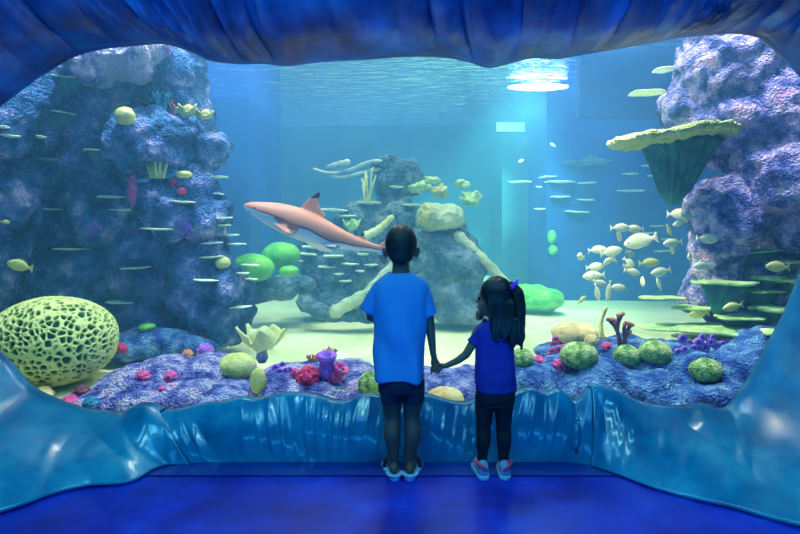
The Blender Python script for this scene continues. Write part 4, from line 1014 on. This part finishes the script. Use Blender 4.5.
# right arm bent up, hand at the mouth
capsule(bm, [(Q(509,332,.01), .026), (Q(512,345,.03), .0235), (Q(510,354,.08), .021), (Q(500,340,.1), .018), (Q(487,323,.08), .0145)])
ell(bm, Q(482,317.5,.062), (.02,.018,.023), None, 3)
for i in range(4): finger(bm, [Q(480.5,313.2+i*2.2,.072), Q(478.2,313.5+i*2.2,.06), Q(478.6,314+i*2.2,.045), Q(481,314.5+i*2.2,.042)], .0066)
finger(bm, [Q(483.5,314,.06), Q(481.5,311.2,.052), Q(480,310,.048)], .0072)
person_part('body', bm, M['skin_girl'], girl, .0042, 3)
eyes(girl, Q(494, 298, 0), fw, .88)
# hair cap, hanging hair and ponytail
bm = bmesh.new()
ell(bm, Q(496.5,293,-.012), (.083, .08, .09), Euler((0,0,-.3)), 4)
ell(bm, Q(500,306,-.02), (.066, .068, .07), None, 3)
for i in range(7):
    a = i/6; x = 490+a*18
    capsule(bm, [(Q(x,302,-.062+.01*abs(a-.5)), .026), (Q(x+1,316,-.07), .022), (Q(x+1.5,328+4*math.sin(i*2),-.074), .016), (Q(x+2,336+4*math.sin(i*2.3),-.074), .008)])
def strands(p, n):
    q = p-girl.location; a = math.atan2(q.x-.03, -q.y)
    return .0022*math.sin(a*40+8*noise.noise(q*6))+.003*noise.noise(Vector((q.x*40, q.y*40, q.z*5)))
person_part('hair', bm, M['hair_long'], girl, .005, 2, strands)
bm = bmesh.new()
capsule(bm, [(Q(510,285,-.03), .022), (Q(515,292,-.05), .032), (Q(517,305,-.06), .031), (Q(516.5,320,-.065), .03), (Q(514,333,-.068), .024), (Q(511,343,-.066), .010)])
for i in range(5): capsule(bm, [(Q(511+i*2.2,318,-.085+.004*i), .013), (Q(508+i*2.8,333,-.085), .011), (Q(507+i*2.7,343+3*math.sin(i*2),-.08), .005)])
person_part('ponytail', bm, M['hair_long'], girl, .005, 2, strands)
bm = bmesh.new(); c_ = Q(511.5,283,-.075)-Vector(girl.location)
tube(bm, [c_+Vector((-.014,0,-.022)), c_+Vector((.0,-.006,0)), c_+Vector((.014,0,.026))], [.007,.009,.006], 10)
tube(bm, [c_+Vector((-.016,.02,-.01)), c_+Vector((.0,.0,-.004)), c_+Vector((.018,.02,.004))], [.006,.007,.006], 10)
obj('hair_clip', bm, M['clip'], girl)
# top
bm = bmesh.new()
stack(bm, [(494,321,9,.045,0),(494,325,15,.054,0),(494,331,19.5,.066,0),(494,342,20,.073,0),(494.5,358,20,.077,0),(494.5,374,20.5,.084,-.004),(495,389.5,20.8,.09,-.006)])
capsule(bm, [(Q(479,331), .031), (Q(475.5,337), .032), (Q(471,343.5,-.002), .032)], flat=True)
capsule(bm, [(Q(508,331,.004), .031), (Q(511,340,.016), .031)])
person_part('top', bm, M['shirt_girl'], girl, .006, 2, lambda p, n: .011*noise.noise(Vector((p.x*14, p.y*12, p.z*6+p.x*6)))+.004*math.sin(p.z*60+8*noise.noise(p*5))*max(0, min(1, (.62-p.z)*4)))
bm = bmesh.new()
stack(bm, [(495,384,19,.082,-.005),(495,394,19.5,.084,-.006),(495,403,19,.076,-.003)])
for LL in ([(485,396,.053,0),(484.3,412,.047,0),(483.5,428,.039,.004),(483,440,.038,-.006),(482.5,452,.03,-.002),(482,460.5,.026,0)],
           [(504,396,.053,0),(503.7,412,.047,0),(503.5,428,.039,.004),(504,440,.038,-.006),(503.5,452,.03,-.002),(503.5,460.5,.026,0)]):
    capsule(bm, [(Q(x, y, dy), r) for x, y, r, dy in crom(LL, 4)])
person_part('leggings', bm, M['leggings'], girl, .005, 3, lambda p, n: .0025*noise.noise(Vector((p.x*20, p.y*20, p.z*22))))
for x0, sx in ((482,-1),(503.5,1)):
    base = Vector((Q(x0,471).x, YP-.03, 0)); a = sx*.1
    def tr(x, y, z): return base+Vector((x*math.cos(a)+y*math.sin(a), y*math.cos(a)-x*math.sin(a), z))
    bm = bmesh.new()
    capsule(bm, [(tr(0,-.012,.034), .03), (tr(0,.04,.036), .03), (tr(0,.1,.03), .031), (tr(0,.125,.026), .025)])
    capsule(bm, [(tr(0,-.018,.055), .026), (tr(0,0,.062), .029)])
    sh = person_part('shoe', bm, M['shoe'], girl, .005, 2)
    bm = bmesh.new()
    out = [(-.046,.0),(-.04,.02),(-.015,.031),(.03,.031),(.08,.036),(.12,.034),(.145,.02),(.155,.0)]
    loop = out+[(y, -x) for y, x in reversed(out[1:-1])]; rings = []
    for z, k in ((0,.96),(.004,1),(.018,1.02),(.022,.97)): rings.append([tr(x*k, y*k, z)-Vector(girl.location) for y, x in loop])
    ringloft(bm, rings); obj('sole', bm, M['sole'], sh)
    bm = bmesh.new(); pts = []
    for i in range(11):
        u = -1.7+3.0*i/10; pts.append(tr(sx*.033*math.cos(u), .036*math.sin(u)-.004, .06+.022*math.cos(u))-Vector(girl.location))
    tube(bm, pts, .0085, 8); obj('collar', bm, M['shoe_pink'], sh)
# ------------------------------------------------------------------ lights, camera
def light(name, kind, loc, energy, col, target=None, size=None, spot=None, blend=.5, sizey=None):
    d = bpy.data.lights.new(name, kind); d.energy = energy; d.color = col
    if kind == 'AREA':
        d.size = size or 1
        if sizey: d.shape = 'RECTANGLE'; d.size_y = sizey
    elif size is not None: d.shadow_soft_size = size
    if kind == 'SPOT': d.spot_size = math.radians(spot or 60); d.spot_blend = blend
    o = bpy.data.objects.new(name, d); C.objects.link(o); o.location = loc
    if target is not None: o.rotation_euler = (Vector(target)-Vector(loc)).to_track_quat('-Z', 'Y').to_euler()
    return o
# overhead tank lamps, and one added fill for the fish
light('tank_lamp_reef_left', 'SPOT', (-2.3, 4.05, 5.8), 3300, (.75,.9,1), (-2.7,5.0,.8), .06, 70)
light('tank_lamp_reef_front', 'AREA', (0, 3.6, 5.2), 380, (1,.93,.95), (0,4.0,0), 5, sizey=.25)
light('tank_lamp_reef_right', 'SPOT', (2.5, 3.8, 5.8), 3200, (.88,.86,1), (2.8,4.7,.8), .06, 66)
light('added_school_fill', 'SPOT', (.3, 4.3, 3.5), 700, (1,.96,.82), (2.25,4.8,1.0), .06, 42)  # fill light added to brighten the school of fish
light('tank_lamp_sand', 'AREA', (.2, 5.8, 5.8), 800, (1,.97,.68), (.2,6.1,0), 4.0, sizey=1.2)
light('tank_lamp_back', 'AREA', (-.3, 9.0, 5.6), 520, (.62,.64,.9), (-.3,9.3,0), 4, sizey=2)
light('tank_lamp_blue', 'AREA', (4.2, 7.4, 5.2), 240, (.01,.18,1), (4.2,8.2,0), 3, sizey=1)
light('tank_lamp_blue_west', 'AREA', (-4.2, 7.6, 5.2), 170, (.02,.3,1), (-4.2,8.2,0), 3, sizey=1)
light('tank_lamp_green', 'SPOT', (2.2, 8.0, 4.4), 7500, (.25,1,.55), (.95,11,.9), .1, 34, .6)
# floodlights at the surface
t = thing('flood_lamp', 'bright greenish floodlight glaring at the water surface, top right of centre', 'lamp', P(538,87,8.15))
bm = bmesh.new(); ell(bm, (0,0,0), (.46,.2,.022), None, 4)
for v in bm.verts: v.co.z += .012*noise.noise(v.co*9)
obj('lens', bm, M['lamp'], t)
bm = bmesh.new(); box(bm, (-.3,-.1,.12), (.3,.1,.2)); obj('housing', bm, M['lampbody'], t, smooth=False)
light('flood_beam', 'SPOT', P(536,90,7.6), 600, (.5,1,.75), (1.2,9.0,.3), .25, 110, .8)
t = thing('flood_lamp', 'smaller square floodlight glowing below the larger one', 'lamp', P(509,128,9.6))
bm = bmesh.new(); box(bm, (-.24,-.1,-.08), (.26,-.08,.08)); obj('lens', bm, emat('lamp_glow_small', (.45,1,.7), .8), t, smooth=False)
bm = bmesh.new(); box(bm, (-.25,-.075,-.09), (.27,.05,.09)); obj('housing', bm, M['lampbody'], t, smooth=False)
# hall lights: four slim strips added to draw streaks on the walls, and a low blue floor wash
for nm, x, e, c in (('added_streak_strip', -1.7, 20, (.12,.75,1)), ('added_streak_strip', -.55, 28, (.25,.95,1)), ('added_streak_strip', .55, 20, (.12,.7,1)), ('added_streak_strip', 1.6, 23, (.08,.6,1))):
    light(nm, 'AREA', (x, 1.5, 3.12), e, c, None, .1, sizey=1.8)
light('hall_lamp_blue', 'AREA', (0, .2, 3.1), 27, (.04,.36,1), (0,2.7,.6), 3, sizey=.3)
light('added_fold_spot', 'SPOT', (-2.3, 1.9, 2.25), 90, (.05,.55,1), (0,2.75,2.6), .05, 55, 1)  # spots added at both sides to rake across the top folds
light('added_fold_spot', 'SPOT', (2.3, 1.9, 2.25), 70, (.02,.3,1), (0,2.75,2.6), .05, 55, 1)
light('hall_uplight_blue', 'AREA', (0, 1.2, .25), 26, (.02,.36,1), (0,2.4,2.8), 3, sizey=.2)

w = bpy.data.worlds.new('world'); bpy.context.scene.world = w; w.use_nodes = True
w.node_tree.nodes['Background'].inputs[0].default_value = (.03,.12,.4,1); w.node_tree.nodes['Background'].inputs[1].default_value = .12
cam = bpy.data.cameras.new('camera'); cam.sensor_width = 36; cam.lens = F*36/800; cam.shift_y = -(267-HOR)/800
co = bpy.data.objects.new('camera', cam); C.objects.link(co); co.location = (0,0,H); co.rotation_euler = (PI/2,0,0); cam.clip_start = .05
sc = bpy.context.scene; sc.camera = co
sc.view_settings.view_transform = 'Standard'; sc.view_settings.look = 'None'; sc.view_settings.exposure = .12; sc.view_settings.gamma = 1
sc.cycles.use_denoising = True; sc.cycles.max_bounces = 8; sc.cycles.transparent_max_bounces = 24; sc.cycles.volume_bounces = 1
sc.cycles.sample_clamp_indirect = 4
